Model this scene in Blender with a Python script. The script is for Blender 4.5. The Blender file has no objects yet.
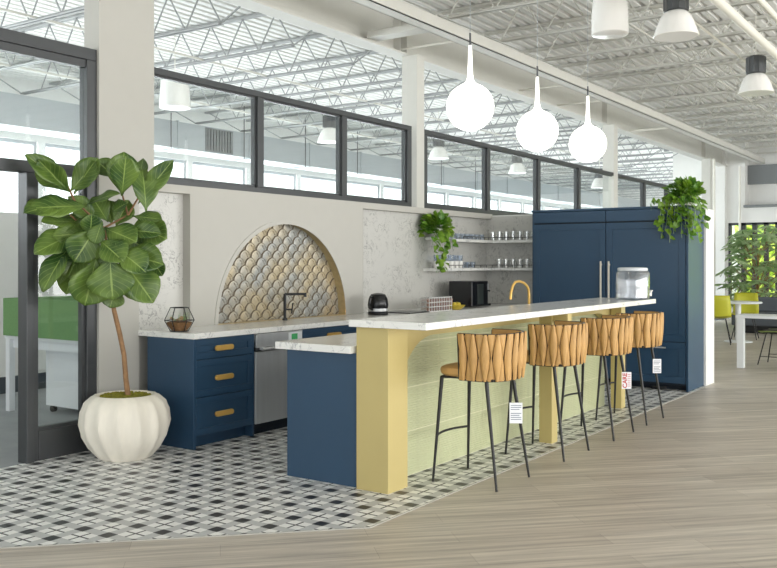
import bpy, bmesh, math, random
from math import sin, cos, pi, sqrt
from mathutils import Vector, Matrix
random.seed(7)
sc = bpy.context.scene
# ---------------------------------------------------------------- camera, light, exposure
F_PX, YAW, HY, CX, CH = 897.0, 0.600, 262.0, 388.5, 1.45
cam_d = bpy.data.cameras.new('camera'); cam = bpy.data.objects.new('camera', cam_d)
sc.collection.objects.link(cam); sc.camera = cam
cam_d.sensor_width = 36; cam_d.lens = F_PX/777*36; cam_d.shift_y = -(284-HY)/777
cam_d.clip_end = 200; cam_d.clip_start = 0.05
cam.location = (0, 0, CH); cam.rotation_euler = (pi/2, 0, YAW-pi/2)
w = bpy.data.worlds.new('world'); sc.world = w; w.use_nodes = True
bg = w.node_tree.nodes['Background']; bg.inputs[0].default_value = (0.93, 0.97, 1.0, 1); bg.inputs[1].default_value = 1.9
sc.view_settings.view_transform = 'Standard'; sc.view_settings.look = 'None'
sc.view_settings.exposure = 0.24; sc.view_settings.gamma = 1.0; sc.view_settings.use_curve_mapping = False
def area(name, loc, size, sy, power, rot, col=(1, .97, .92)):
    l = bpy.data.lights.new(name, 'AREA'); l.shape = 'RECTANGLE'; l.size = size; l.size_y = sy; l.energy = power; l.color = col
    o = bpy.data.objects.new(name, l); sc.collection.objects.link(o); o.location = loc; o.rotation_euler = rot; return o
# added fill light for presumed windows behind the camera, tilted up toward the ceiling
area('window_light_south', (8, -8, 1.9), 22, 3.2, 1000, (pi/2+.35, 0, 0), (1, .975, .93))
sun = bpy.data.lights.new('sun', 'SUN'); sun.energy = 4.0; sun.angle = 0.05; sun.color = (1, .95, .86)
so = bpy.data.objects.new('sun', sun); sc.collection.objects.link(so); so.rotation_euler = (math.radians(50), 0, math.radians(-68))
# daylight outside the window wall of the glazed room
area('window_light_north', (15, 14.6, 1.9), 46, 3.6, 4000, (-pi/2, 0, 0), (.95, .98, 1))

def at(u, v, F):
    r = (u-CX)/F_PX*F; up = (HY-v)/F_PX*F
    return Vector((F*cos(YAW)+r*sin(YAW), F*sin(YAW)-r*cos(YAW), CH+up))
# ---------------------------------------------------------------- materials
MATS = {}
def node_mat(name):
    m = bpy.data.materials.new(name); m.use_nodes = True; MATS[name] = m
    return m, m.node_tree.nodes, m.node_tree.links, m.node_tree.nodes['Principled BSDF']
def lin(c):
    return tuple(((x/255)/12.92 if x/255 <= .04045 else ((x/255+.055)/1.055)**2.4) for x in c)
def mat(name, rgb, rough=.5, metal=0, noise=0, scale=8, bump=0, bscale=60, emit=0, spec=None, stretch=None, coat=0):
    m, N, L, B = node_mat(name); c = lin(rgb)
    B.inputs['Base Color'].default_value = (*c, 1); B.inputs['Roughness'].default_value = rough; B.inputs['Metallic'].default_value = metal
    if spec is not None: B.inputs['Specular IOR Level'].default_value = spec
    if coat: B.inputs['Coat Weight'].default_value = coat
    tc = N.new('ShaderNodeTexCoord'); src = tc.outputs['Object']
    if stretch:
        mp = N.new('ShaderNodeMapping'); mp.inputs['Scale'].default_value = stretch; L.new(src, mp.inputs[0]); src = mp.outputs[0]
    n = N.new('ShaderNodeTexNoise'); n.inputs['Scale'].default_value = scale; n.inputs['Detail'].default_value = 4; L.new(src, n.inputs['Vector'])
    r = N.new('ShaderNodeMapRange'); r.inputs[1].default_value = .3; r.inputs[2].default_value = .7
    r.inputs[3].default_value = 1-noise; r.inputs[4].default_value = 1+noise; L.new(n.outputs[0], r.inputs[0])
    x = N.new('ShaderNodeMix'); x.data_type = 'RGBA'; x.blend_type = 'MULTIPLY'; x.inputs[0].default_value = 1
    x.inputs[6].default_value = (*c, 1); L.new(r.outputs[0], x.inputs[7]); L.new(x.outputs[2], B.inputs['Base Color'])
    if bump:
        n2 = N.new('ShaderNodeTexNoise'); n2.inputs['Scale'].default_value = bscale; L.new(src, n2.inputs['Vector'])
        b = N.new('ShaderNodeBump'); b.inputs['Strength'].default_value = bump; b.inputs['Distance'].default_value = .01
        L.new(n2.outputs[0], b.inputs['Height']); L.new(b.outputs[0], B.inputs['Normal'])
    if emit:
        B.inputs['Emission Color'].default_value = (*c, 1); B.inputs['Emission Strength'].default_value = emit
    return m
WALL = mat('wall_paint', (188, 186, 179), .8, noise=.01)
WALLW = mat('white_paint', (230, 230, 227), .8, noise=.01)
STEELW = mat('white_steel_paint', (206, 205, 198), .55, noise=.015)
DECK = mat('deck_paint', (234, 234, 231), .6, noise=.02)
JOIST_SHADED = mat('grey_joist_paint', (160, 162, 162), .6)  # joists behind the glass: shade put into a greyed copy of white paint
NICKEL = mat('satin_nickel', (222, 216, 202), .35, .2)
FRAME = mat('charcoal_aluminium', (72, 74, 76), .4, .3, noise=.02)
NAVY = mat('blue_cabinet_paint', (42, 71, 97), .38, noise=.03, scale=3)
DNAVY = mat('dark_blue_recess', (18, 30, 42), .6)
GOLD = mat('pale_gold_paint', (196, 179, 120), .45, .1, noise=.03, scale=2)
RIB = mat('ribbed_green_glaze', (190, 194, 156), .35, noise=.06, scale=3.5, stretch=(3, 1, .1))
BRASS = mat('brushed_brass', (228, 184, 100), .32, .35, noise=.03)
STEEL = mat('stainless_steel', (200, 202, 203), .3, .5, noise=.05, scale=3, stretch=(6, 1, .4))
STEELD = mat('dark_steel', (90, 92, 94), .35, .8)
BLACK = mat('matte_black_metal', (28, 30, 32), .45, .2)
BLKP = mat('black_plastic', (20, 21, 24), .25)
LEG = mat('dark_bronze_leg', (44, 44, 44), .4, .4)
LEATHER = mat('tan_leather', (198, 156, 96), .55, noise=.12, scale=9, bump=.1, bscale=120)
GAPDARK = mat('leather_backing', (58, 38, 20), .7)
POT = mat('whitewashed_pot', (236, 230, 216), .6, noise=.07, scale=3.5, stretch=(3, 3, .6))
MOSS = mat('moss', (132, 128, 40), .95, noise=.35, scale=40, bump=.8, bscale=60)
BARK = mat('bark', (146, 112, 78), .8, noise=.2, scale=30, bump=.4, bscale=80)
GREENF = mat('green_felt', (112, 150, 98), .95, noise=.06, scale=60)
DESKW = mat('white_laminate', (228, 232, 234), .4)
GREYP = mat('grey_painted_steel', (172, 178, 182), .5)
GRILLE = mat('grille_grey', (120, 124, 126), .5)
PIPEW = mat('pipe_white', (226, 224, 214), .5)
SHELLY = mat('lime_plastic', (190, 190, 52), .4)
SHELLG = mat('sage_plastic', (150, 170, 96), .45)
CERW = mat('white_ceramic', (240, 238, 234), .25)
TAG = mat('white_card', (238, 240, 244), .6)
INK = mat('grey_ink', (120, 130, 150), .7)
RED = mat('red_ink', (196, 40, 44), .6)
SOIL = mat('brown_soil', (120, 88, 56), .95, noise=.3, scale=60)
STONE = mat('tan_pebbles', (176, 150, 112), .8, noise=.3, scale=50)
LAMPON = mat('lit_lamp_face', (255, 246, 226), .5, emit=2.2)
GLOBE = mat('lit_opal_glass', (255, 252, 246), .2, emit=1.6)
LED = mat('led_strip', (255, 210, 140), .5, emit=3)
LEDG = mat('green_display', (60, 150, 90), .5, emit=.15)
YBOWL = mat('yellow_bowl', (214, 190, 70), .35)
PINK = mat('copper_pods', (206, 160, 140), .4, .1)
BASEB = mat('dark_baseboard', (70, 76, 82), .7)
REDTOY = mat('seat_pad_dark', (60, 56, 52), .8)

def glass(name, tint=(1, 1, 1), refl=1.0, alpha=.0):
    m = bpy.data.materials.new(name); m.use_nodes = True; N = m.node_tree.nodes; L = m.node_tree.links; N.clear()
    o = N.new('ShaderNodeOutputMaterial'); t = N.new('ShaderNodeBsdfTransparent'); t.inputs[0].default_value = (*tint, 1)
    g = N.new('ShaderNodeBsdfGlossy'); g.inputs['Roughness'].default_value = .03; g.inputs[0].default_value = (1, 1, 1, 1)
    lw = N.new('ShaderNodeLayerWeight'); lw.inputs[0].default_value = .5; f = N.new('ShaderNodeMath'); f.operation = 'POWER'; L.new(lw.outputs['Facing'], f.inputs[0]); f.inputs[1].default_value = 3.2
    mu = N.new('ShaderNodeMath'); mu.operation = 'MULTIPLY_ADD'; mu.inputs[1].default_value = refl; mu.inputs[2].default_value = alpha
    L.new(f.outputs[0], mu.inputs[0]); x = N.new('ShaderNodeMixShader'); L.new(mu.outputs[0], x.inputs[0]); L.new(t.outputs[0], x.inputs[1]); L.new(g.outputs[0], x.inputs[2])
    L.new(x.outputs[0], o.inputs[0]); return m
PANE = glass('window_glass', (.97, .985, .98), .5, .03)
GLASS = glass('drinking_glass', (.96, .965, .96), .9, .16)
GLASSB = glass('smoky_glass', (.82, .86, .91), .8, .10)
ACRY = glass('clear_acrylic', (.965, .97, .975), .9, .10)

def marble(name, base, vein, vs=1.3, amt=.5, rough=.2):
    m, N, L, B = node_mat(name); tc = N.new('ShaderNodeTexCoord')
    n = N.new('ShaderNodeTexNoise'); n.inputs['Scale'].default_value = vs*2; n.inputs['Detail'].default_value = 6
    L.new(tc.outputs['Object'], n.inputs['Vector'])
    sub = N.new('ShaderNodeVectorMath'); sub.operation = 'MULTIPLY_ADD'; L.new(n.outputs[1], sub.inputs[0])
    sub.inputs[1].default_value = (.9, .9, .9); L.new(tc.outputs['Object'], sub.inputs[2])
    n2 = N.new('ShaderNodeTexNoise'); n2.inputs['Scale'].default_value = vs*4.5; n2.inputs['Detail'].default_value = 3; L.new(sub.outputs[0], n2.inputs['Vector'])
    a = N.new('ShaderNodeMath'); a.operation = 'SUBTRACT'; L.new(n2.outputs[0], a.inputs[0]); a.inputs[1].default_value = .5
    ab = N.new('ShaderNodeMath'); ab.operation = 'ABSOLUTE'; L.new(a.outputs[0], ab.inputs[0])
    r = N.new('ShaderNodeMapRange'); r.inputs[1].default_value = 0; r.inputs[2].default_value = .03; r.inputs[3].default_value = amt; r.inputs[4].default_value = 0; L.new(ab.outputs[0], r.inputs[0])
    n3 = N.new('ShaderNodeTexNoise'); n3.inputs['Scale'].default_value = vs*3; L.new(tc.outputs['Object'], n3.inputs['Vector'])
    r3 = N.new('ShaderNodeMapRange'); r3.inputs[1].default_value = .42; r3.inputs[2].default_value = .62; L.new(n3.outputs[0], r3.inputs[0])
    mu = N.new('ShaderNodeMath'); mu.operation = 'MULTIPLY'; L.new(r.outputs[0], mu.inputs[0]); L.new(r3.outputs[0], mu.inputs[1])
    x = N.new('ShaderNodeMix'); x.data_type = 'RGBA'; x.inputs[6].default_value = (*lin(base), 1); x.inputs[7].default_value = (*lin(vein), 1)
    L.new(mu.outputs[0], x.inputs[0]); L.new(x.outputs[2], B.inputs['Base Color']); B.inputs['Roughness'].default_value = rough
    return m
MARBLE = marble('backsplash_marble', (202, 201, 196), (128, 128, 126), 2.0, .9, .35)
COUNTER = marble('countertop_marble', (238, 238, 234), (160, 162, 166), 1.6, .8, .15)

# wood planks laid at 45 degrees
def wood_floor():
    m, N, L, B = node_mat('greige_oak_planks'); tc = N.new('ShaderNodeTexCoord')
    mp = N.new('ShaderNodeMapping'); mp.inputs['Rotation'].default_value = (0, 0, pi/4); L.new(tc.outputs['Object'], mp.inputs[0])
    br = N.new('ShaderNodeTexBrick'); br.inputs['Scale'].default_value = 1; br.inputs['Brick Width'].default_value = 1.22; br.inputs['Row Height'].default_value = .18
    br.inputs['Mortar Size'].default_value = .0012; br.inputs['Mortar Smooth'].default_value = .3; br.offset = .37
    br.inputs['Color1'].default_value = (*lin((196, 188, 176)), 1); br.inputs['Color2'].default_value = (*lin((180, 171, 159)), 1); br.inputs['Mortar'].default_value = (*lin((146, 137, 125)), 1)
    L.new(mp.outputs[0], br.inputs['Vector'])
    m2 = N.new('ShaderNodeMapping'); m2.inputs['Scale'].default_value = (.4, 9, 1); L.new(mp.outputs[0], m2.inputs[0])
    n = N.new('ShaderNodeTexNoise'); n.inputs['Scale'].default_value = 2.6; n.inputs['Detail'].default_value = 10; n.inputs['Roughness'].default_value = .65; L.new(m2.outputs[0], n.inputs['Vector'])
    r = N.new('ShaderNodeMapRange'); r.inputs[1].default_value = .32; r.inputs[2].default_value = .68; r.inputs[3].default_value = .62; r.inputs[4].default_value = 1.28; L.new(n.outputs[0], r.inputs[0])
    x = N.new('ShaderNodeMix'); x.data_type = 'RGBA'; x.blend_type = 'MULTIPLY'; x.inputs[0].default_value = 1; L.new(br.outputs[0], x.inputs[6]); L.new(r.outputs[0], x.inputs[7])
    L.new(x.outputs[2], B.inputs['Base Color']); B.inputs['Roughness'].default_value = .42
    return m
# patterned cement tile: dark square on each corner, white block cut by a thin dark cross in each centre
def tile_floor():
    m, N, L, B = node_mat('patterned_tile'); tc = N.new('ShaderNodeTexCoord'); P = 0.2005
    sx = N.new('ShaderNodeSeparateXYZ'); L.new(tc.outputs['Object'], sx.inputs[0])
    def mth(op, a, b=None, c=None):
        n = N.new('ShaderNodeMath'); n.operation = op
        for i, q in enumerate((a, b, c)):
            if q is None: continue
            if isinstance(q, (int, float)): n.inputs[i].default_value = q
            else: L.new(q, n.inputs[i])
        return n.outputs[0]
    def cell(o, org):
        t = mth('DIVIDE', mth('SUBTRACT', o, org), P)
        t = mth('FRACT', mth('ADD', t, 50.5)); d = mth('ABSOLUTE', mth('SUBTRACT', t, .5))  # distance from nearest corner 0..0.5
        return d, mth('SUBTRACT', .5, d)
    dx, cx_ = cell(sx.outputs[0], TILE_X0); dy, cy_ = cell(sx.outputs[1], TILE_Y0)
    mx = mth('MAXIMUM', dx, dy); dark = mth('LESS_THAN', mx, .185)
    cm = mth('MAXIMUM', cx_, cy_); cn = mth('MINIMUM', cx_, cy_)
    white = mth('LESS_THAN', cm, .335)
    cross = mth('MULTIPLY', mth('LESS_THAN', cn, .032), mth('LESS_THAN', cm, .35))
    dg = mth('LESS_THAN', mth('ADD', cx_, cy_), .42)
    grout = mth('LESS_THAN', cn, .006)
    def mix(f, a, b):
        x = N.new('ShaderNodeMix'); x.data_type = 'RGBA'; L.new(f, x.inputs[0])
        for i, q in ((6, a), (7, b)):
            if isinstance(q, tuple): x.inputs[i].default_value = (*lin(q), 1)
            else: L.new(q, x.inputs[i])
        return x.outputs[2]
    c = mix(white, (192, 193, 192), (240, 240, 237))
    c = mix(dark, c, (42, 43, 46)); c = mix(cross, c, (52, 52, 55))
    L.new(c, B.inputs['Base Color']); B.inputs['Roughness'].default_value = .38
    return m
TILE_X0, TILE_Y0 = 3.083, 4.713
WOOD = wood_floor(); TILE = tile_floor()
CARPET = mat('grey_carpet_tile', (150, 154, 156), .95, noise=.08, scale=3)

def leaf_mat(name, a, b, vein, rough=.4):
    m, N, L, B = node_mat(name)
    uv = N.new('ShaderNodeTexCoord'); sx = N.new('ShaderNodeSeparateXYZ'); L.new(uv.outputs['UV'], sx.inputs[0])
    def mth(op, a_, b_=None):
        n = N.new('ShaderNodeMath'); n.operation = op
        for i, q in enumerate((a_, b_)):
            if q is None: continue
            if isinstance(q, (int, float)): n.inputs[i].default_value = q
            else: L.new(q, n.inputs[i])
        return n.outputs[0]
    ax = mth('ABSOLUTE', mth('SUBTRACT', sx.outputs[0], .5))
    mid = mth('LESS_THAN', ax, .022)
    side = mth('LESS_THAN', mth('FRACT', mth('MULTIPLY', mth('SUBTRACT', sx.outputs[1], mth('MULTIPLY', ax, .6)), 8)), .12)
    v = mth('MAXIMUM', mid, mth('MULTIPLY', side, .45))
    n = N.new('ShaderNodeTexNoise'); n.inputs['Scale'].default_value = 5; L.new(uv.outputs['Object'], n.inputs['Vector'])
    r = N.new('ShaderNodeMapRange'); r.inputs[1].default_value = .35; r.inputs[2].default_value = .65; L.new(n.outputs[0], r.inputs[0])
    x = N.new('ShaderNodeMix'); x.data_type = 'RGBA'; x.inputs[6].default_value = (*lin(a), 1); x.inputs[7].default_value = (*lin(b), 1); L.new(r.outputs[0], x.inputs[0])
    y = N.new('ShaderNodeMix'); y.data_type = 'RGBA'; L.new(v, y.inputs[0]); L.new(x.outputs[2], y.inputs[6]); y.inputs[7].default_value = (*lin(vein), 1)
    L.new(y.outputs[2], B.inputs['Base Color']); B.inputs['Roughness'].default_value = rough
    B.inputs['Transmission Weight'].default_value = 0
    # some light shines through a leaf
    tr = N.new('ShaderNodeBsdfTranslucent'); L.new(y.outputs[2], tr.inputs[0]); ms = N.new('ShaderNodeMixShader'); ms.inputs[0].default_value = .3
    out = N['Material Output']; L.new(B.outputs[0], ms.inputs[1]); L.new(tr.outputs[0], ms.inputs[2]); L.new(ms.outputs[0], out.inputs[0])
    return m
FIG = leaf_mat('fig_leaf', (56, 90, 40), (122, 150, 68), (158, 182, 100), .33)
POTHOS = leaf_mat('pothos_leaf', (70, 124, 32), (146, 180, 60), (160, 190, 90), .35)
UMBR = leaf_mat('umbrella_plant_leaf', (128, 164, 104), (196, 216, 168), (150, 176, 120), .4)
HEDGE = mat('hedge_green', (190, 214, 96), .9, noise=.3, scale=3)

def scale_mat():
    m, N, L, B = node_mat('pearl_scale_tile')
    tc = N.new('ShaderNodeTexCoord'); n = N.new('ShaderNodeTexNoise'); n.inputs['Scale'].default_value = 3.2; L.new(tc.outputs['Object'], n.inputs['Vector'])
    n2 = N.new('ShaderNodeTexNoise'); n2.inputs['Scale'].default_value = 30; L.new(tc.outputs['Object'], n2.inputs['Vector'])
    x = N.new('ShaderNodeMix'); x.data_type = 'RGBA'; x.inputs[6].default_value = (*lin((196, 182, 152)), 1); x.inputs[7].default_value = (*lin((172, 173, 168)), 1)
    r = N.new('ShaderNodeMapRange'); r.inputs[1].default_value = .4; r.inputs[2].default_value = .6; L.new(n.outputs[0], r.inputs[0]); L.new(r.outputs[0], x.inputs[0])
    y = N.new('ShaderNodeMix'); y.data_type = 'RGBA'; y.blend_type = 'MULTIPLY'; y.inputs[0].default_value = .3; L.new(x.outputs[2], y.inputs[6]); L.new(n2.outputs[0], y.inputs[7])
    L.new(y.outputs[2], B.inputs['Base Color']); B.inputs['Roughness'].default_value = .3; B.inputs['Metallic'].default_value = .15
    return m
SCALE = scale_mat()
GROUT_SHADE = mat('dark_grout', (116, 106, 90), .8)
TRIMG = mat('beige_arch_liner', (190, 172, 130), .4, .1, noise=.1, scale=20)  # golden glow of the light strip put into the reveal and ledge colour

# ---------------------------------------------------------------- mesh builder
def link(o): sc.collection.objects.link(o); return o
class MB:
    def __init__(s): s.v = []; s.f = []; s.uv = {}
    def add(s, vs, fs):
        b = len(s.v); s.v += [tuple(v) for v in vs]; s.f += [tuple(i+b for i in f) for f in fs]; return s
    def box(s, x0, x1, y0, y1, z0, z1):
        x0, x1 = sorted((x0, x1)); y0, y1 = sorted((y0, y1)); z0, z1 = sorted((z0, z1))
        return s.add([(x0,y0,z0),(x1,y0,z0),(x1,y1,z0),(x0,y1,z0),(x0,y0,z1),(x1,y0,z1),(x1,y1,z1),(x0,y1,z1)],
              [(0,3,2,1),(4,5,6,7),(0,1,5,4),(1,2,6,5),(2,3,7,6),(3,0,4,7)])
    def bar(s, a, b, r, n=4, r2=None):
        return s.tube([a, b], [r, r if r2 is None else r2], n)
    def tube(s, pts, r, n=10, closed=False, cap=True):
        pts = [Vector(p) for p in pts]; k = len(pts)
        rs = r if isinstance(r, (list, tuple)) else [r]*k
        t0 = (pts[1]-pts[0]).normalized(); up = Vector((0, 0, 1)) if abs(t0.z) < .9 else Vector((1, 0, 0))
        u = t0.cross(up).normalized(); vs = []; fs = []
        for i in range(k):
            if closed: t = (pts[(i+1) % k]-pts[i-1]).normalized()
            elif i == 0: t = t0
            elif i == k-1: t = (pts[-1]-pts[-2]).normalized()
            else: t = (pts[i+1]-pts[i-1]).normalized()
            u = (u-t*u.dot(t)).normalized(); w_ = t.cross(u)
            for j in range(n):
                a = 2*pi*(j+.5)/n; vs.append(pts[i]+(u*cos(a)+w_*sin(a))*rs[i])
        for i in range(k if closed else k-1):
            for j in range(n):
                a = i*n+j; b = i*n+(j+1) % n; c = ((i+1) % k)*n+(j+1) % n; d = ((i+1) % k)*n+j
                fs.append((a, d, c, b))
        if cap and not closed: fs.append(tuple(range(n))); fs.append(tuple((k-1)*n+j for j in reversed(range(n))))
        return s.add(vs, fs)
    def lathe(s, prof, c=(0, 0, 0), n=32, fn=None, axis='z'):
        vs = []; fs = []; k = len(prof)
        for i, (r, z) in enumerate(prof):
            for j in range(n):
                a = 2*pi*j/n; rr = r*(fn(a, i/(k-1)) if fn else 1)
                if axis == 'z': vs.append((c[0]+rr*cos(a), c[1]+rr*sin(a), c[2]+z))
                elif axis == 'y': vs.append((c[0]+rr*cos(a), c[1]-z, c[2]+rr*sin(a)))
                else: vs.append((c[0]-z, c[1]+rr*cos(a), c[2]+rr*sin(a)))
        for i in range(k-1):
            for j in range(n): fs.append((i*n+j, i*n+(j+1) % n, (i+1)*n+(j+1) % n, (i+1)*n+j))
        if prof[0][0] > 1e-5: fs.append(tuple(reversed(range(n))))
        if prof[-1][0] > 1e-5: fs.append(tuple((k-1)*n+j for j in range(n)))
        return s.add(vs, fs)
    def prism(s, poly, z0, z1):
        n = len(poly); vs = [(x, y, z0) for x, y in poly]+[(x, y, z1) for x, y in poly]
        fs = [tuple(reversed(range(n))), tuple(range(n, 2*n))]+[(i, (i+1) % n, n+(i+1) % n, n+i) for i in range(n)]
        return s.add(vs, fs)
    def grid(s, rows):
        n = len(rows[0]); vs = [p for r in rows for p in r]
        return s.add(vs, [(i*n+j, i*n+j+1, (i+1)*n+j+1, (i+1)*n+j) for i in range(len(rows)-1) for j in range(n-1)])
    def build(s, name, m, parent=None, smooth=False, bevel=0, kind=None, tf=None, uv=None):
        me = bpy.data.meshes.new(name); vs = s.v
        if tf: vs = [tf @ Vector(v) for v in vs]
        me.from_pydata(vs, [], s.f); me.materials.append(m)
        if uv:
            l = me.uv_layers.new(name='UVMap')
            for p in me.polygons:
                for li in p.loop_indices: l.data[li].uv = uv[me.loops[li].vertex_index]
        else:
            bm = bmesh.new(); bm.from_mesh(me); bmesh.ops.recalc_face_normals(bm, faces=bm.faces); bm.to_mesh(me); bm.free()
        if smooth:
            for p in me.polygons: p.use_smooth = True
            me.set_sharp_from_angle(angle=math.radians(38))
        o = link(bpy.data.objects.new(name, me))
        if bevel:
            b = o.modifiers.new('bevel', 'BEVEL'); b.width = bevel; b.segments = 2; b.limit_method = 'ANGLE'
        if parent: o.parent = parent
        if kind: o['kind'] = kind
        return o
def thing(name, label, cat, loc=(0, 0, 0), rz=0, group=None):
    o = link(bpy.data.objects.new(name, None)); o.location = loc; o.rotation_euler = (0, 0, rz); o.empty_display_size = .1
    o['label'] = label; o['category'] = cat
    if group: o['group'] = group
    return o
def tag(o, label, cat, group=None, kind=None):
    o['label'] = label; o['category'] = cat
    if group: o['group'] = group
    if kind: o['kind'] = kind
    return o
def struct(name, m, mb, parent=None, label=None, **k):
    o = mb.build(name, m, parent, **k)
    if not parent: o['kind'] = 'structure'
    if label: o['label'] = label
    return o
def dup(o, parent=None, loc=None, label=None, rz=None):
    c = o.copy(); link(c); c.parent = parent
    if loc is not None: c.location = loc
    if rz is not None: c.rotation_euler = (0, 0, rz)
    if label: c['label'] = label
    for ch in o.children: dup(ch, c)
    return c
# ---------------------------------------------------------------- setting
YW = 5.75       # face of the kitchen wall
YA = 5.665      # face of the projecting arch wall
XR = 10.76      # face of the short return wall behind the shelves
struct('floor', WOOD, MB().add([(-8,-9,0),(24.2,-9,0),(24.2,5.8,0),(-8,5.8,0)], [(0,1,2,3)]), label='greige oak plank floor')
cut = 6.83
struct('floor.001', TILE, MB().prism([(3.98,2.85),(10.9,2.85),(10.9,5.80),(cut-5.80,5.80)], -.02, .003), label='patterned black, grey and white floor tile')
struct('trim_1', mat('pale_edge_strip', (176, 174, 168), .5), MB().prism([(3.977,2.842),(10.9,2.842),(10.9,2.85),(3.98,2.85),(cut-5.80,5.80),(cut-5.811,5.80)], -.02, .0045), label='pale strip round the tiled floor')
struct('floor.002', CARPET, MB().add([(-8,5.8,.001),(38,5.8,.001),(38,14,.001),(-8,14,.001)], [(0,1,2,3)]), label='grey carpet of the glazed room')
# roof deck with ribs running along X
rows = []; y = -9.0; prof = []
while y < 14.2:
    prof += [(y, 4.55), (y+.085, 4.55), (y+.100, 4.59), (y+.137, 4.59)]; y += .152
struct('ceiling', DECK, MB().grid([[(-8, a, b) for a, b in prof], [(24.8, a, b) for a, b in prof]]).grid([[(24.8, a, b) for a, b in prof if a > 7.15], [(38.2, a, b) for a, b in prof if a > 7.15]]), label='white corrugated steel roof deck')
# perimeter walls
g = MB()
wins = [(-6.0+1.72*k, -6.0+1.72*k+1.58) for k in range(25)]
g.box(-8, 38, 13.7, 13.9, 0, .32); g.box(-8, 38, 13.7, 13.9, 3.52, 4.6)
px = -8
for a, b in wins: g.box(px, a, 13.7, 13.9, .32, 3.52); px = b
g.box(px, 38, 13.7, 13.9, .32, 3.52)
struct('wall_outer', WALLW, g, label='white window wall of the glazed room')
for k, (a, b) in enumerate(wins):
    f = MB(); f.box(a, b, 13.76, 13.8, .32, .38).box(a, b, 13.76, 13.8, 3.46, 3.52).box(a, a+.05, 13.76, 13.8, .38, 3.46).box(b-.05, b, 13.76, 13.8, .38, 3.46)
    fo = struct('window_%d' % (k+10), GREYP, f); MB().box(a+.05, b-.05, 13.778, 13.784, .38, 3.46).build('pane', PANE, fo)
struct('wall_partition', WALLW, MB().box(-8, 7.5, 9.1, 9.2, 0, 2.0), label='white partition behind the desk')
struct('baseboard_outer', BASEB, MB().box(-8, 7.5, 9.07, 9.1, 0, .18), label='dark baseboard of the partition behind the desk')
g = MB().box(38, 38.2, 7.3, 13.9, 0, 4.6).box(24.4, 38.2, 7.2, 7.3, 0, 4.6).box(24.2, 24.4, 5.87, 7.3, 0, 4.6).box(24.2, 24.4, -9, 5.87, 2.46, 2.80).box(24.2, 24.4, -9, 5.87, 0, .3)
g.box(24.2, 24.4, 5.45, 5.87, 2.80, 4.6).box(24.4, 24.6, 5.45, 5.6, 2.8, 4.6).box(24.6, 24.7, -9, 5.45, 2.80, 4.6).box(24.2, 24.6, -9, 5.45, 2.80, 2.84)
g.box(24.05, 24.2, 5.92, 6.5, 0, 4.4)
struct('wall_far', WALLW, g, label='white end wall with a recessed ledge')
struct('trim_2', GRILLE, MB().box(24.0, 24.58, -9, 5.45, 2.84, 2.9).box(24.45, 24.58, -9, 5.45, 3.46, 3.95), label='grey ledge over the green window')  # upper grey bar added, its colour stands for the dark void under the girder
f = MB()
for k, yy in enumerate([5.84, 5.50, 5.23, 4.95, 4.68, 4.38, 4.02, 3.56, 3.26, 2.96, 2.6, 2.2]):
    f.box(24.22, 24.34, yy-.035*(1.6 if k else 1), yy+.035*(1.6 if k else 1), .3, 2.46)
f.box(24.22, 24.34, 2, 5.87, 2.40, 2.46).box(24.22, 24.34, 2, 5.87, .3, .36)
fo = struct('window_1', FRAME, f, label='dark mullioned window onto greenery'); MB().box(24.27, 24.28, 2, 5.87, .3, 2.46).build('pane', PANE, fo)
# hedge outside
g = MB(); rr = []
for i in range(40):
    rr.append([(30+random.uniform(-.45, .45), 7.0-j*.3, -.1+i*.13+random.uniform(-.05, .05)) for j in range(46)])
g.grid(rr); tag(g.build('hedge', HEDGE), 'bright green hedge outside the far mullioned window', 'hedge', kind='stuff')

# kitchen wall under the clerestory
struct('wall_back', WALL, MB().box(4.45, 22.0, 5.80, 5.98, 0, 2.09), label='off-white kitchen wall')
struct('wall_back.001', WALL, MB().box(4.838, XR, YA, 5.81, 2.025, 2.092), label='white cap band over the marble')
struct('wall_column', WALL, MB().box(4.45, 4.995, YW, 5.93, 2.092, 4.55).box(4.45, 4.838, YW, 5.93, 0, 2.092), label='wide off-white boxed column by the fig tree')
struct('wall_marble', MARBLE, MB().box(4.838, 5.31, YW, 5.80, .9, 2.025).box(7.80, XR, YW, 5.80, .9, 2.025), label='grey veined marble backsplash')
# arch wall with a round-headed niche
AXC, AZC, AR = 6.562, .885, .945
g = MB(); n = 48; outer = []; inner = []
for i in range(n+1):
    a = pi-pi*i/n; inner.append((AXC+AR*cos(a), AZC+AR*sin(a)))
    dx_, dz_ = cos(a), sin(a); t = min(((7.80-AXC) if dx_ > 0 else (AXC-5.31))/max(abs(dx_), 1e-6), (2.025-AZC)/max(dz_, 1e-6))
    outer.append((AXC+dx_*t, AZC+dz_*t))
outer[0] = (5.31, AZC); outer[-1] = (7.80, AZC)
# keep exact outer corners
for cxx in (5.31, 7.80):
    j = min(range(n+1), key=lambda q: abs(outer[q][0]-cxx)+abs(outer[q][1]-2.025)); outer[j] = (cxx, 2.025)
V = [(x, YA, z) for x, z in outer]+[(x, YA, z) for x, z in inner]+[(x, 5.80, z) for x, z in inner]; m_ = n+1
Fc = [(i, i+1, m_+i+1, m_+i) for i in range(n)]
g.add(V, Fc); g.box(5.31, 5.312, YA, 5.80, 0, 2.025).box(7.798, 7.80, YA, 5.80, 0, 2.025)
g.add([(5.31,YA,0),(7.80,YA,0),(7.80,YA,AZC),(5.31,YA,AZC)], [(0,1,2,3)])
struct('wall_arch', WALL, g, label='off-white wall panel with an arched niche')
lin_ = MB().grid([[(x, YA-.002, z) for x, z in inner], [(x, 5.80, z) for x, z in inner]])
struct('trim_3', TRIMG, lin_, label='gold tiled reveal of the arched niche')
g = MB()
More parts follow.
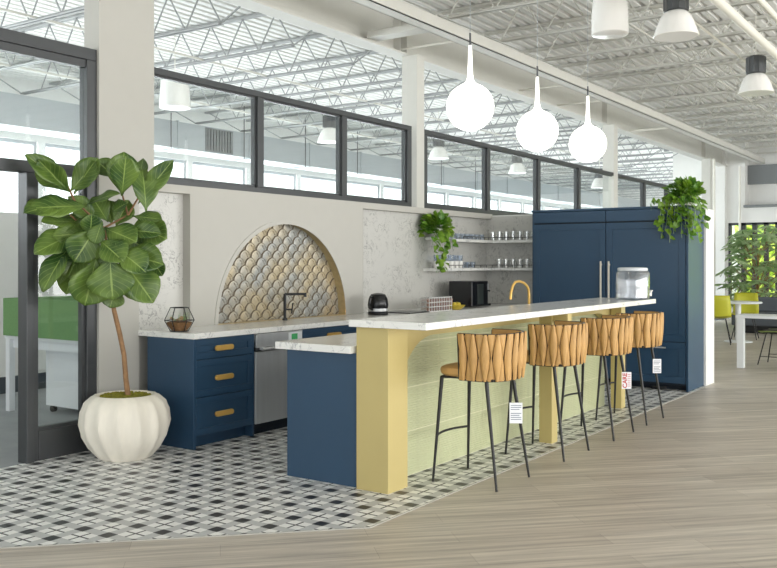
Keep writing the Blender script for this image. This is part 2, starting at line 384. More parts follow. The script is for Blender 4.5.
for rA, rB, y0_ in ((AR-.018, AR+.022, YA-.006),):
    pa = [(AXC+rA*cos(pi-pi*i/n), y0_, AZC+rA*sin(pi-pi*i/n)) for i in range(n+1)]; pb = [(AXC+rB*cos(pi-pi*i/n), y0_, AZC+rB*sin(pi-pi*i/n)) for i in range(n+1)]
    pc = [(x, YA+.002, z) for x, _, z in pb]; pd = [(x, YA+.002, z) for x, _, z in pa]
    g.grid([pd, pa, pb, pc])
struct('trim_4', WALL, g, label='thin raised rim round the arch', smooth=True)
tag(MB().tube([(AXC+(AR-.006)*cos(pi-pi*i/n), 5.672, AZC+.02+(AR-.006)*sin(pi-pi*i/n)) for i in range(n+1)], .004, 6).build('led_strip', LED), 'thin glowing warm strip inside the arched niche rim', 'light strip')
# fish-scale tiles
g = MB(); g.add([(5.58,5.798,.88),(7.55,5.798,.88),(7.55,5.798,1.87),(5.58,5.798,1.87)], [(0,1,2,3)])
bs = thing('scale_backsplash', 'pearly fish-scale tile panel lining the arched niche', 'backsplash', (AXC, 5.79, .9))
for q in g.v: pass
MB().add([(x-AXC, y-5.79, z-.9) for x, y, z in g.v], g.f).build('grout_bed', GROUT_SHADE, bs)
g = MB(); SW, SH = .150, .070; row = 0; z = .86; rimf = []
while z < 1.9:
    x = 5.56+(SW/2 if row % 2 else 0)
    while x < 7.58:
        if (x-AXC)**2+(z-AZC)**2 < (AR+.05)**2:
            R_ = SW*.485; ring = []; prof_ = [(0, .004), (.35, .005), (.60, .003), (.66, .006), (.86, .005), (.90, .009), (1.02, -.003)]
            vs = []; k = 20
            tilt = .09+random.uniform(-.015, .015)
            for fr, hh in prof_:
                for j in range(k):
                    a = 2*pi*j/k; lx, lz = fr*R_*cos(a), fr*R_*sin(a)*1.05
                    vs.append((x+lx-AXC, 5.783-(hh*1.6)-lz*tilt-5.79-.002, z+lz-.9))
            fb = len(g.f); g.add(vs, [(i*k+j, i*k+(j+1) % k, (i+1)*k+(j+1) % k, (i+1)*k+j) for i in range(len(prof_)-1) for j in range(k)])
            rimf += range(fb+(len(prof_)-2)*k, fb+(len(prof_)-1)*k)
        x += SW
    z += SH; row += 1
st_ = g.build('scale_tiles', SCALE, bs, smooth=True); st_.data.materials.append(GROUT_SHADE)
for q in rimf: st_.data.polygons[q].material_index = 1  # rim ring darkened: pooled glaze plus contour shading put into the colour
# return wall beside the tall cabinets
struct('wall_return', WALLW, MB().box(XR+.0, 11.12, 2.86, 5.80, 0, 2.075), label='white end of the short return wall')
struct('wall_marble.001', MARBLE, MB().box(XR-.02, XR, 4.80, YW, .9, 2.06), label='grey veined marble on the return wall')

# glazed partition: clerestory lights and door
def glazed(name, xs, z0, z1, label, mw=.042, top=.055, bot=.06):
    f = MB(); x0, x1 = xs[0], xs[-1]; ya, yb = 5.775, 5.87
    f.box(x0, x1, ya, yb, z1-top, z1).box(x0, x1, ya, yb, z0, z0+bot)
    edges = []
    for i, x in enumerate(xs):
        a = x if i == 0 else (x-2*mw if i == len(xs)-1 else x-mw); b = a+2*mw
        f.box(a, b, ya, yb, z0+bot, z1-top); edges.append((a, b))
    o = struct(name, FRAME, f, label=label, bevel=.004)
    bead = MB()
    for i in range(len(xs)-1):
        a, b = edges[i][1], edges[i+1][0]
        MB().box(a, b, 5.818, 5.824, z0+bot, z1-top).build('pane', PANE, o)
        bead.box(b-.022, b, 5.80, 5.845, z0+bot, z1-top).box(a, b, 5.80, 5.845, z1-top-.015, z1-top).box(a, b, 5.80, 5.845, z0+bot, z0+bot+.02)
    bead.build('glazing_bead', FRAME, o); return o
glazed('window_2', [4.92, 6.31, 7.62, 8.93], 2.092, 3.06, 'charcoal clerestory of three lights over the arch')
glazed('window_3', [9.20, 10.87, 12.49, 14.06, 15.73, 17.36, 18.9], 2.092, 3.06, 'charcoal clerestory running behind the tall blue cabinets')
# door side
f = MB(); f.box(-2, 4.45, 5.775, 5.87, 3.0, 3.09).box(-2, 4.45, 5.79, 5.86, 2.94, 3.0).box(4.36, 4.45, 5.775, 5.87, 0, 3.0).box(-2, 4.36, 5.775, 5.87, 2.095, 2.18)
f.box(3.84, 3.90, 5.765, 5.875, 0, 2.095).box(3.90, 3.95, 5.79, 5.86, 0, 2.095).box(2.7, 2.8, 5.775, 5.87, 2.18, 2.94)
f.box(3.95, 4.36, 5.785, 5.865, 0.0, .22)
fo = struct('window_4', FRAME, f, label='charcoal glazed screen beside the fig tree', bevel=.004)
MB().box(3.95, 4.36, 5.818, 5.824, .22, 2.095).build('pane', PANE, fo)
MB().box(2.8, 4.36, 5.818, 5.824, 2.18, 2.94).build('pane', PANE, fo); MB().box(-2, 2.7, 5.818, 5.824, 2.18, 2.94).build('pane', PANE, fo)
MB().box(4.33, 4.36, 5.80, 5.845, .22, 2.095).box(3.95, 4.36, 5.80, 5.845, .22, .245).build('glazing_bead', FRAME, fo)

# ---------------------------------------------------------------- steel structure
def girder(x0, x1):
    g = MB(); yc = 5.99
    g.box(x0, x1, yc-.11, yc+.11, 3.93, 3.95).box(x0, x1, yc-.008, yc+.008, 3.95, 4.40).box(x0, x1, yc-.11, yc+.11, 4.40, 4.42)
    for xx in (8.85, 9.0, 15.6, 22.1): g.box(xx, xx+.012, yc-.1, yc+.1, 3.95, 4.40)
    return g
struct('ceiling_girder', STEELW, girder(-8, 24.2), label='deep white steel girder over the glazed screen')
for k, (cx0, cx1) in enumerate(((9.03, 9.20), (15.62, 15.82), (22.1, 22.34))):
    g = MB().box(cx0, cx1, 5.775, 5.79, 2.0, 3.93).box(cx0, cx1, 6.0, 6.015, 2.0, 3.93).box((cx0+cx1)/2-.006, (cx0+cx1)/2+.006, 5.78, 6.0, 2.0, 3.93)
    g = MB().box(cx0, cx1, 5.77, 5.98, 0, 3.93)
    struct('column' if k == 0 else 'column.%03d' % k, STEELW, g, label='white steel column under the girder, %s' % ('between the two clerestories', 'behind the third globe lamp', 'above the return wall')[k])
def joist(x, y0, y1, first_panel=1.0, last=False):
    g = MB(); zt, zb = 4.515, 4.06
    g.box(x-.045, x-.006, y0, y1, zt, zt+.03); g.box(x+.006, x+.045, y0, y1, zt, zt+.03)
    s = 1 if y1 > y0 else -1; L_ = abs(y1-y0); yb0 = y0+s*first_panel; yb1 = y1-s*first_panel if last else y1
    g.box(x-.045, x-.006, yb0, yb1, zb, zb+.007); g.box(x+.006, x+.045, yb0, yb1, zb, zb+.007)
    g.box(x-.010, x-.006, yb0, yb1, zb, zb+.035); g.box(x+.006, x+.010, yb0, yb1, zb, zb+.035)
    g.bar((x, y0+s*.1, zt), (x, yb0, zb+.01), .011)
    p = .56; k = 0; yy = yb0
    while (yy+s*p-yb1)*s < 0:
        g.bar((x, yy, zb+.015), (x, yy+s*p/2, zt), .009); g.bar((x, yy+s*p/2, zt), (x, yy+s*p, zb+.015), .009)
        yy += s*p
    if last: g.bar((x, yb1, zb+.01), (x, y1-s*.1, zt), .011)
    g.box(x-.05, x+.05, y0, y0+s*.12, zt-.09, zt)
    return g
jn = 0
for k in range(-6, 24):
    x = 8.31+1.22*k
    if x < 1.0: continue
    for (a, b) in ((5.90, -7.5), (6.08, 13.6)):
        if b < 0 and x > 24: continue
        if b > 0 and x > 24: a = 7.4
        o = joist(x, a, b, 1.0, b > 0).build('ceiling_joist' if jn == 0 else 'ceiling_joist.%03d' % jn, JOIST_SHADED if b > 0 else STEELW); o['kind'] = 'structure'; jn += 1
# bridging angles running along X
g = MB()
for yy in (11.0, 8.6, 3.4, 1.2, -1.2):
    g.box(-2, 24, yy-.015, yy+.015, 4.07, 4.075).box(-2, 24, yy-.003, yy, 4.07, 4.10)
    if yy in (3.4, -1.2):
        for k in range(-4, 12):
            x = 8.31+1.22*k; g.bar((x, yy+.1, 4.08), (x+1.22, yy+.1, 4.5), .008); g.bar((x, yy+.1, 4.5), (x+1.22, yy+.1, 4.08), .008)
struct('ceiling_bridging', STEELW, g, label='thin angles tying the roof joists together')
# long tray parallel to the girder
g = MB().box(-2, 24, 4.93, 5.08, 3.92, 3.93).box(-2, 24, 4.93, 4.94, 3.92, 4.05).box(-2, 24, 5.07, 5.08, 3.92, 4.05)
tag(g.build('cable_tray', STEELW), 'long white channel hung in front of the deep girder', 'cable tray')
tag(MB().box(8.15, 8.35, 5.085, 5.87, 3.96, 4.03).build('junction_bar', STEELW, bevel=.004), 'short white bar joining the channel to the girder', 'bar')
for k, (x, zz) in enumerate(((8.9, 3.98), (13.6, 4.0), (16.8, 3.96), (12.2, 4.02))):
    tag(MB().tube([(x, 5.085, zz), (x, 5.98, zz)], .012 if k != 2 else .02, 8).build('conduit' if k == 0 else 'conduit.%03d' % k, PIPEW), ('slim conduit crossing to the girder above the first globe lamp', 'slim conduit crossing to the girder above the third globe lamp', 'thicker pipe crossing to the girder right of the third globe lamp', 'slim conduit crossing to the girder between second and third globe lamps')[k], 'pipe')
# pipes over the camera side
tag(MB().tube([(-2, 2.22, 3.92), (24, 2.22, 3.92)], .047, 16).build('sprinkler_main', PIPEW, smooth=True), 'thick white pipe under the roof at the top right', 'pipe')
tag(MB().tube([(-2, 1.93, 3.98), (24, 1.93, 3.98)], .032, 12).build('branch_pipe', PIPEW, smooth=True), 'thinner white pipe at the very top right corner', 'pipe')
tag(MB().tube([(2, 2.72, 4.02), (24, 2.72, 4.02)], .014, 8).build('conduit', PIPEW), 'thin conduit running just left of the thick white roof pipe', 'pipe')
for k, (yy, zz) in enumerate(((5.72, 0), (5.45, 0))):
    tag(MB().tube([(22.0+2.1*k, 5.66-.1*k, 0.003), (22.0+2.1*k, 5.66-.1*k, 3.9)], .03, 8).build('riser_pipe' if k == 0 else 'riser_pipe.001', PIPEW), ('grey riser pipe down the far girder column', 'grey riser pipe down the end wall left of the recess')[k], 'pipe')

# ---------------------------------------------------------------- perimeter cabinets
def panel(mb_frame, face, a0, a1, z0, z1, front, th=.02, rail=.055, inset=.008):
    """shaker panel: four rails and a recessed board"""
    def bx(p0, p1, q0, q1, d0, d1):
        if face == 'Y': mb_frame.box(p0, p1, front+d0, front+d1, q0, q1)
        else: mb_frame.box(front+d0, front+d1, p0, p1, q0, q1)
    bx(a0, a1, z0, z0+rail, 0, th); bx(a0, a1, z1-rail, z1, 0, th)
    bx(a0, a0+rail, z0+rail, z1-rail, 0, th); bx(a1-rail, a1, z0+rail, z1-rail, 0, th)
    bx(a0+rail, a1-rail, z0+rail, z1-rail, inset, th)
    return mb_frame
YF = 5.128
def pull(xc, zc, L_=.20):
    g = MB(); n_ = 12; pts = []
    h_ = .021
    def cap(y_): 
        p = []
        for i in range(n_+1): a = -pi/2+pi*i/n_; p.append((xc+L_/2-h_+h_*cos(a), y_, zc+h_*sin(a)))
        for i in range(n_+1): a = pi/2+pi*i/n_; p.append((xc-L_/2+h_+h_*cos(a), y_, zc+h_*sin(a)))
        return p
    A, B_ = cap(YF-.001), cap(YF-.02); k = len(A)
    g.add(A+B_, [tuple(range(k)), tuple(range(2*k-1, k-1, -1))]+[(i, (i+1) % k, k+(i+1) % k, k+i) for i in range(k)])
    return g
dc = thing('drawer_cabinet', 'blue three-drawer base cabinet with brass pulls beside the big pot', 'cabinet', (5.17, 5.44, 0))
def loc(o, parent):      # keep world coordinates of a mesh authored in world space under a placed parent
    o.matrix_parent_inverse = Matrix.Translation(parent.location).inverted(); return o
body = MB().box(4.843, 4.868, YF+.0, 5.655, .003, .855).box(5.50, 5.52, YF+.0, 5.655, .003, .855).box(4.868, 5.50, YF+.021, 5.655, .10, .855).box(4.868, 5.50, YF+.09, YF+.11, .003, .10)
loc(body.build('body', NAVY, dc, bevel=.002), dc)
for z0, z1, zc in ((.695, .85, .770), (.402, .688, .536), (.105, .395, .249)):
    d = loc(panel(MB(), 'Y', 4.871, 5.497, z0, z1, YF, .02, .05).build('drawer', NAVY, dc, bevel=.002), dc)
    h = pull(5.165, zc).build('handle', BRASS, d, smooth=True, bevel=.003); h['label'] = 'brass pill-shaped handle'
dw = thing('dishwasher', 'stainless steel dishwasher right of the blue drawers', 'dishwasher', (5.83, 5.45, 0))
loc(MB().box(5.525, 6.125, YF+.03, 5.655, .003+.097, .855).build('body', STEELD, dw), dw)
loc(MB().box(5.53, 6.12, YF-.012, YF+.03, .10, .70).build('door', STEEL, dw, bevel=.004), dw)
loc(MB().box(5.53, 6.12, YF-.005, YF+.03, .705, .78).build('handle_recess', STEELD, dw), dw)
loc(MB().box(5.53, 6.12, YF-.02, YF+.03, .735, .85).build('control_panel', STEEL, dw, bevel=.004), dw)
loc(MB().tube([(5.56, YF-.05, .725), (6.09, YF-.05, .725)], .013, 12).box(5.575, 5.595, YF-.05, YF-.01, .715, .74).box(6.055, 6.075, YF-.05, YF-.01, .715, .74).build('handle', STEEL, dw, smooth=True), dw)
loc(MB().box(5.97, 6.05, YF-.022, YF-.018, .775, .825).build('display', LEDG, dw), dw)
loc(MB().box(5.93, 6.11, YF-.0212, YF-.0195, .765, .838).build('display_bezel', DESKW, dw), dw)
loc(MB().box(5.53, 6.12, YF+.06, YF+.08, .003, .10).build('toe_kick', DNAVY, dw), dw)
def base_cab(x0, x1, label, doors=2, top_drawer=True):
    c = thing('base_cabinet', label, 'cabinet', ((x0+x1)/2, 5.44, 0), group='blue base cabinets along the wall')
    loc(MB().box(x0, x1, YF+.021, 5.655, .10, .855).box(x0, x1, YF+.09, YF+.11, .003, .10).build('body', NAVY, c), c)
    dwr = loc(panel(MB(), 'Y', x0+.004, x1-.004, .70, .85, YF, .02, .045).build('drawer', NAVY, c, bevel=.002), c)
    pull((x0+x1)/2, .775).build('handle', BRASS, dwr, smooth=True)['label'] = 'brass pill-shaped handle'
    for q in range(doors):
        a = x0+(x1-x0)*q/doors+.003; b = x0+(x1-x0)*(q+1)/doors-.003
        d = loc(panel(MB(), 'Y', a, b, .105, .693, YF, .02, .055).build('door', NAVY, c, bevel=.002), c)
        pull(b-.12 if q == 0 else a+.12, .6, .16).build('handle', BRASS, d, smooth=True)['label'] = 'brass pill-shaped handle'
base_cab(6.13, 7.05, 'blue sink base cabinet directly right of the dishwasher')
base_cab(7.055, 8.0, 'blue base cabinet under the kettle')
base_cab(8.005, 9.2, 'blue base cabinet under the cup rack')
base_cab(9.205, 10.74, 'blue base cabinet under the coffee machine')
ct = MB().box(4.825, XR-.02, 5.10, 5.66, .856, .90).box(4.825, 5.30, 5.66, 5.75, .856, .90).box(7.805, XR-.02, 5.66, 5.75, .856, .90).box(5.60, 7.52, 5.66, 5.78, .856, .886)
tag(ct.build('wall_countertop', COUNTER, bevel=.003), 'white marble countertop running along the arched wall', 'countertop')
tag(MB().box(5.585, 7.535, 5.668, 5.765, .8865, .902).build('niche_sill', TRIMG), 'thin golden marble ledge at the foot of the niche', 'ledge')  # stands for the bright golden line of light at the counter back
# faucet in niche
fx = 6.45
fc = thing('black_faucet', 'matte black square-necked tap in front of the scale tiles', 'faucet', (fx, 5.60, .9))
MB().tube([(0,0,0),(0,0,.25)], .014, 14).tube([(0,0,.245),(.19,-.10,.245)], .012, 12).tube([(.185,-.097,.25),(.185,-.097,.215)], .012, 12).build('spout', BLACK, fc, smooth=True)
MB().lathe([(.026,0),(.026,.012),(.017,.02)], n=20).build('base_ring', BLACK, fc, smooth=True)
MB().tube([(.0,-.0,.10),(.06,-.03,.10)], .008, 8).tube([(.06,-.03,.06),(.075,-.035,.16)], .007, 8).build('lever', BLACK, fc, smooth=True)
# terrarium
tr = thing('glass_terrarium', 'faceted glass terrarium with dark edges and tan soil by the drawers', 'terrarium', (4.93, 5.38, .9)); tr.scale = (.92, .92, 1.0)
T = []; nn = 6
for r_, z_ in ((.075, .0), (.125, .085), (.075, .185)):
    for j in range(nn): a = 2*pi*(j+.3)/nn; T.append((r_*cos(a), r_*sin(a), z_+.004))
gf = []
for lv in range(2):
    for j in range(nn): gf.append((lv*nn+j, lv*nn+(j+1) % nn, (lv+1)*nn+(j+1) % nn, (lv+1)*nn+j))
MB().add(T, gf+[(5,4,3,2,1,0)]).build('glass', glass('terrarium_glass', (.93, .94, .93), .7), tr)
g = MB()
for lv in range(3):
    for j in range(nn): g.bar(T[lv*nn+j], T[lv*nn+(j+1) % nn], .0035, 5)
for lv in range(2):
    for j in range(nn): g.bar(T[lv*nn+j], T[(lv+1)*nn+j], .0035, 5)
g.build('wire_frame', BLACK, tr)
MB().lathe([(.066,.008),(.10,.05),(.112,.072),(.06,.085),(0,.08)], n=12).build('soil', SOIL, tr, smooth=True)
g = MB()
for i in range(14):
    a = random.uniform(0, 2*pi); r_ = random.uniform(.01, .085); g.lathe([(0,-.012),(.012,-.006),(.014,.004),(0,.012)], (r_*cos(a), r_*sin(a), .09+random.uniform(0, .02)), 6)
g.build('pebbles', STONE, tr)['kind'] = 'stuff'
g = MB()
for i in range(12):
    a = random.uniform(0, 2*pi); g.bar((.03*cos(a), .03*sin(a), .08), (.09*cos(a), .09*sin(a), .11+random.uniform(0, .05)), .006, 4, .001)
g.build('succulent', UMBR, tr)

# ---------------------------------------------------------------- shelves and glassware
for k, zz in enumerate((1.375, 1.735)):
    x0 = 9.14 if k == 0 else 9.49
    sh = thing('marble_shelf', ('lower white marble shelf turning the corner, with glasses' , 'upper white marble shelf turning the corner, with glasses')[k], 'shelf', (XR-.15, YW-.15, zz), group='marble corner shelves')
    loc(MB().prism([(x0, YW-.22), (XR-.24, YW-.22), (XR-.24, 4.80), (XR-.02, 4.80), (XR-.02, YW-.001), (x0, YW-.001)], zz-.035, zz).build('board', COUNTER, sh, bevel=.003), sh)
    r1 = [(x0+.28, YW-.20, zz+.035), (XR-.22, YW-.20, zz+.035), (XR-.22, 4.81, zz+.035)]
    g = MB().tube(r1, .004, 6)
    for q in range(8): g.bar((x0+.28+(XR-.22-x0-.28)*q/7, YW-.20, zz), (x0+.28+(XR-.22-x0-.28)*q/7, YW-.20, zz+.035), .004)
    for q in range(6): g.bar((XR-.22, YW-.2-(YW-.2-4.82)*q/5, zz), (XR-.22, YW-.2-(YW-.2-4.82)*q/5, zz+.035), .004)
    loc(g.build('rail', STEELD, sh), sh)
def tumbler(r=.043, h=.115, stem=False):
    return MB().lathe([(0, .003), (r*.86, .003), (r*.9, 0), (r, h), (r-.003, h), (r*.82, .01), (0, .012)], n=16)
TMB = tumbler().build('tumbler', GLASS, smooth=True); TMB['category'] = 'glass'
ORD = ['first','second','third','fourth','fifth','sixth','seventh','eighth']
n_t = 0
def place_glass(src, loc_, lab, grp):
    global n_t
    o = src if not src.get('used') else src.copy()
    if src.get('used'): link(o)
    src['used'] = 1; o.location = loc_; o['label'] = lab; o['group'] = grp; o['category'] = 'glass'; return o
for q in range(8): place_glass(TMB, (XR-.12, 5.60-.1*q, 1.7352), 'clear tumbler, %s from the wall corner on the upper shelf' % ORD[q], 'clear tumblers on the upper shelf')
for q in range(7): place_glass(TMB, (XR-.12, 5.50-.1*q, 1.3752), 'clear tumbler, %s from the wall corner on the lower shelf' % ORD[q], 'clear tumblers on the lower shelf')
CUPB = MB().lathe([(0, .003), (.03, .0), (.036, .075), (.033, .075), (.027, .008), (0, .008)], n=14).build('short_glass', GLASSB, smooth=True)
for q in range(7): place_glass(CUPB, (9.66+.125*q, YW-.11, 1.7352), 'short smoky glass, %s from the trailing plant on the upper shelf' % ORD[q], 'smoky glasses on the upper shelf')
MUG = MB().lathe([(0, .003), (.036, .0), (.040, .085), (.036, .085), (.032, .008), (0, .008)], n=16).build('cup', CERW, smooth=True)
for q in range(6): place_glass(MUG, (9.27+.115*q, YW-.11, 1.3752), 'white cup under smoky glasses, %s from the left on the lower shelf' % ORD[q], 'white cups on the lower shelf')
for q in range(6): place_glass(CUPB, (9.27+.115*q, YW-.11, 1.4612), 'smoky glass on a white cup, %s from the left on the lower shelf' % ORD[q], 'smoky glasses stacked on the white cups')
for q in range(3): place_glass(CUPB, (9.93+.12*q, YW-.11, 1.3752), 'short smoky glass, %s to the right of the stacked cups' % ORD[q], 'smoky glasses right of the cups')
for o in list(sc.objects):
    if 'used' in o: del o['used']

# kettle
kt = thing('electric_kettle', 'glossy black kettle with a steel band on the counter', 'kettle', (7.67, 5.38, .90)); kt.scale = (1.22, 1.22, 1.12)
MB().lathe([(.085,0),(.088,.01),(.088,.025),(.08,.03)], n=28).build('base', BLKP, kt, smooth=True)
MB().lathe([(.078,.03),(.085,.035),(.084,.06)], n=28).build('steel_band', STEEL, kt, smooth=True)
MB().lathe([(.085,.06),(.09,.09),(.082,.15),(.06,.19),(.03,.20),(0,.203)], n=28).build('body', BLKP, kt, smooth=True)
MB().tube([(-.075,0,.165),(-.11,0,.17),(-.125,0,.12),(-.115,0,.06),(-.085,0,.05)], .010, 10).build('handle', BLKP, kt, smooth=True)
MB().tube([(.06,0,.14),(.10,0,.18)], [.02, .012], 10).build('spout', BLKP, kt, smooth=True)
# capsule rack
rk = thing('capsule_rack', 'clear acrylic rack holding copper coffee capsules beside the coffee machine', 'rack', (8.64, 5.24, .90))
MB().box(-.27, .22, -.055, -.05, .0, .16).box(-.27, .22, .05, .055, 0, .16).box(-.27, -.265, -.05, .05, 0, .16).box(.215, .22, -.05, .05, 0, .16).box(-.265, .215, -.05, .05, 0, .005).build('case', ACRY, rk)
g = MB()
for r_ in range(3):
    for c_ in range(9): g.lathe([(0,0),(.014,0),(.020,.03),(0,.034)], (-.235+.053*c_, -.02, .012+.047*r_), 10)
g.build('capsules', PINK, rk)['kind'] = 'stuff'
g = MB()
for c_ in range(10): g.box(-.265+.0535*c_, -.259+.0535*c_, -.0555, -.05, 0, .16)
for r_ in range(4): g.box(-.265, .22, -.0555, -.05, .05*r_, .05*r_+.008)
g.build('grid_frame', CERW, rk)
yb = thing('fruit_bowl', 'low yellow bowl of yellow fruit in front of the coffee machine', 'bowl', (8.97, 5.19, .90)); yb.scale = (.85, .85, 1)
MB().lathe([(.05,0),(.10,.03),(.125,.055),(.12,.055),(.09,.03),(0,.012)], n=24).build('bowl', YBOWL, yb, smooth=True)
for i, (a, b) in enumerate(((-.05,0),(.05,.02),(0,-.03))):
    tag(MB().lathe([(0,-.035),(.02,-.028),(.035,0),(.02,.028),(0,.035)], n=12).build('lemon' if i == 0 else 'lemon.%03d' % i, YBOWL, smooth=True), 'yellow lemon in the low yellow bowl, %s' % ('on the left', 'on the right', 'in the middle')[i], 'lemon', 'lemons in the bowl').location = (8.97+a*.9, 5.19+b*.9, .955)
tag(MB().box(9.0, 9.13, 5.33, 5.40, .9, 1.02).build('napkin_box', PINK, bevel=.004), 'small copper-brown box left of the coffee machine', 'box')
# coffee machine
cm = thing('coffee_machine', 'large black coffee machine on the counter under the shelves', 'coffee machine', (9.66, 5.36, .90)); cm.scale = (.74, .78, .95)
MB().box(-.38, .17, -.19, .22, .012, .335).build('body', BLKP, cm, bevel=.012)
MB().box(-.2, .0, -.197, -.19, .04, .30).build('door', mat('machine_glass', (52, 58, 56), .12), cm, bevel=.002)
MB().box(.17, .33, -.16, .14, .012, .04).build('drip_tray', BLKP, cm, bevel=.004)
MB().tube([(.25,-.02,.04),(.25,-.02,.20)], .045, 14).tube([(.19,-.02,.24),(.30,-.02,.24)], .03, 12).tube([(.25,-.10,.22),(.33,-.14,.20)], .012, 8).build('brew_group', BLKP, cm, smooth=True)
MB().lathe([(.05,0),(.055,.05),(.03,.06)], (.25,-.03,.255), 14).build('hopper', STEELD, cm, smooth=True)
MB().box(.145, .16, -.205, -.19, .22, .30).build('steel_trim', STEEL, cm)
tag(MB().box(8.0, 8.34, 5.20, 5.55, .9, .91).build('cutting_tray', STEELD), 'flat grey tray lying on the counter right of the kettle', 'tray')
tag(MB().box(7.815, 7.885, YW-.012, YW, .96, 1.07).build('wall_socket', BLKP, bevel=.002), 'black power socket on the marble beside the arch wall', 'socket')

# ---------------------------------------------------------------- island
IS = thing('kitchen_island', 'long bar island with blue end, gold arches and ribbed green panels', 'island', (6.6, 3.4, 0))
loc(MB().box(4.63, 8.70, 3.405, 4.0, .003, .862).build('cabinet_body', NAVY, IS, bevel=.002), IS)
def pillar(x0, x1, y0, y1): return MB().box(x0, x1, y0, y1, .003, 1.038)
for i, (x0, x1, y0) in enumerate(((4.607, 4.83, 3.155), (6.63, 6.74, 2.96), (8.60, 8.71, 3.10))):
    loc(pillar(x0, x1, y0, 3.40 if i == 0 else y0+.11).build('pillar', GOLD, IS, bevel=.002), IS)['label'] = 'pale gold pillar'
# arch fascias between pillars (real thickness)
def fascia(x0, x1, r=.42, y0=3.22, y1=3.30, zt=1.038, band=.085):
    g = MB(); n_ = 14; ztop = zt; zc = zt-band-r; pts = []
    A = []; 
    for i in range(n_+1): a = pi-pi/2*i/n_; A.append((x0+r+r*cos(a), zc+r*1.0*sin(a)))
    B_ = []
    for i in range(n_+1): a = pi/2-pi/2*i/n_; B_.append((x1-r+r*cos(a), zc+r*sin(a)))
    C_ = A+B_; top = [(x, ztop) for x, _ in C_]; k = len(C_)
    for (ya,) in ((y0,), (y1,)): g.add([(x, ya, z) for x, z in top]+[(x, ya, z) for x, z in C_], [(i, i+1, k+i+1, k+i) for i in range(k-1)])
    g.grid([[(x, y0, z) for x, z in C_], [(x, y1, z) for x, z in C_]]); g.add([(x0, y0, ztop), (x1, y0, ztop), (x1, y1, ztop), (x0, y1, ztop)], [(0, 1, 2, 3)])
    return g
for (a, b) in ((4.83, 8.71),):
    loc(fascia(a, b).build('arch_fascia', GOLD, IS, smooth=True), IS)['label'] = 'gold board with rounded arch corners'
def ribs(x0, x1, z0, z1, yf=3.315, pitch=.0165):
    g = MB(); z = z0; pr = []
    while z < z1-pitch: 
        pr += [(yf, z+.0015), (yf-.002, z+pitch*.35), (yf-.002, z+pitch*.65), (yf, z+pitch-.0015)]; z += pitch
    pr = [(yf+.02, z0)]+pr+[(yf+.0, z1), (yf+.02, z1)]
    return g.grid([[(x0, y, zz) for y, zz in pr], [(x1, y, zz) for y, zz in pr]])
zl = [.004, .304, .602, .900, 1.036]
SEAM = mat('pale_seam', (216, 216, 184), .5)
for (a, b) in ((4.83, 8.71),):
    xs = [a+(b-a)*q/6 for q in range(7)]
    for i in range(6):
        for j in range(4): loc(ribs(xs[i]+.002, xs[i+1]-.002, zl[j]+.003, zl[j+1]-.003).build('ribbed_panel', RIB, IS), IS)
loc(MB().box(4.83, 8.71, 3.3165, 3.40, .003, 1.03).build('backing_board', SEAM, IS), IS)
# cupboard doors and drawers on the far side of the island are out of sight
bt = MB().box(4.55, 8.86, 2.84, 3.42, 1.040, 1.084)
tag(bt.build('bar_countertop', COUNTER, bevel=.003), 'long raised white marble bar top above the stools', 'countertop')
tag(MB().box(4.575, 8.75, 3.425, 4.06, .864, .912).build('island_countertop', COUNTER, bevel=.003), 'lower white marble worktop behind the bar top', 'countertop')
loc(MB().box(6.64, 6.72, 2.83, 2.975, .975, 1.038).build('bracket', GOLD, IS), IS)
# brass tap at the island sink
bf = thing('brass_faucet', 'brushed brass gooseneck tap rising behind the bar top', 'faucet', (8.10, 3.86, .912))
pts = [(0,0,0),(0,0,.20)]
for i in range(9):
    a = pi*.02+(i/8)*pi*.62; pts.append((-.12+.12*cos(a), 0, .22+.12*sin(a)))
pts += [(-.33,0,.29),(-.38,0,.27),(-.405,0,.22),(-.41,0,.15)]
MB().tube([(0,0,0),(0,0,.22),(-.012,0,.27),(-.05,0,.305),(-.12,0,.335),(-.22,0,.352),(-.30,0,.345),(-.355,0,.31),(-.39,0,.25),(-.405,0,.18)], .013, 12).build('spout', BRASS, bf, smooth=True)
MB().lathe([(.028,0),(.028,.015),(.016,.02)], n=20).build('base_ring', BRASS, bf, smooth=True)
MB().tube([(.0,.0,.08),(.0,.06,.10)], .008, 8).build('lever', BRASS, bf)
# drinks dispenser
wd = thing('water_dispenser', 'clear ribbed water dispenser on the far end of the bar', 'dispenser', (8.55, 2.97, 1.085)); wd.scale = (.92, .92, .98)
MB().lathe([(.0,.004),(.165,.004),(.175,.02),(.175,.26),(.165,.28),(.15,.285),(.15,.28),(.168,.255),(.168,.025),(.0,.015)], n=40, fn=lambda a, t: 1+.012*cos(a*26)).build('tank', ACRY, wd, smooth=True)
MB().lathe([(.0,.016),(.166,.016),(.166,.19),(0,.19)], n=40).build('water', glass('water', (.94, .955, .97), .6, .10), wd, smooth=True)
MB().lathe([(.15,.286),(.155,.288),(.155,.31),(.14,.318),(0,.32)], n=36).build('lid', mat('frosted_lid', (214, 218, 222), .35), wd, smooth=True)
MB().tube([(.15,-.09,.05),(.21,-.126,.05)], .014, 10).tube([(.21,-.126,.03),(.21,-.126,.085)], .011, 10).tube([(.19,-.15,.085),(.23,-.10,.085)], .007, 8).build('spigot', CERW, wd, smooth=True)

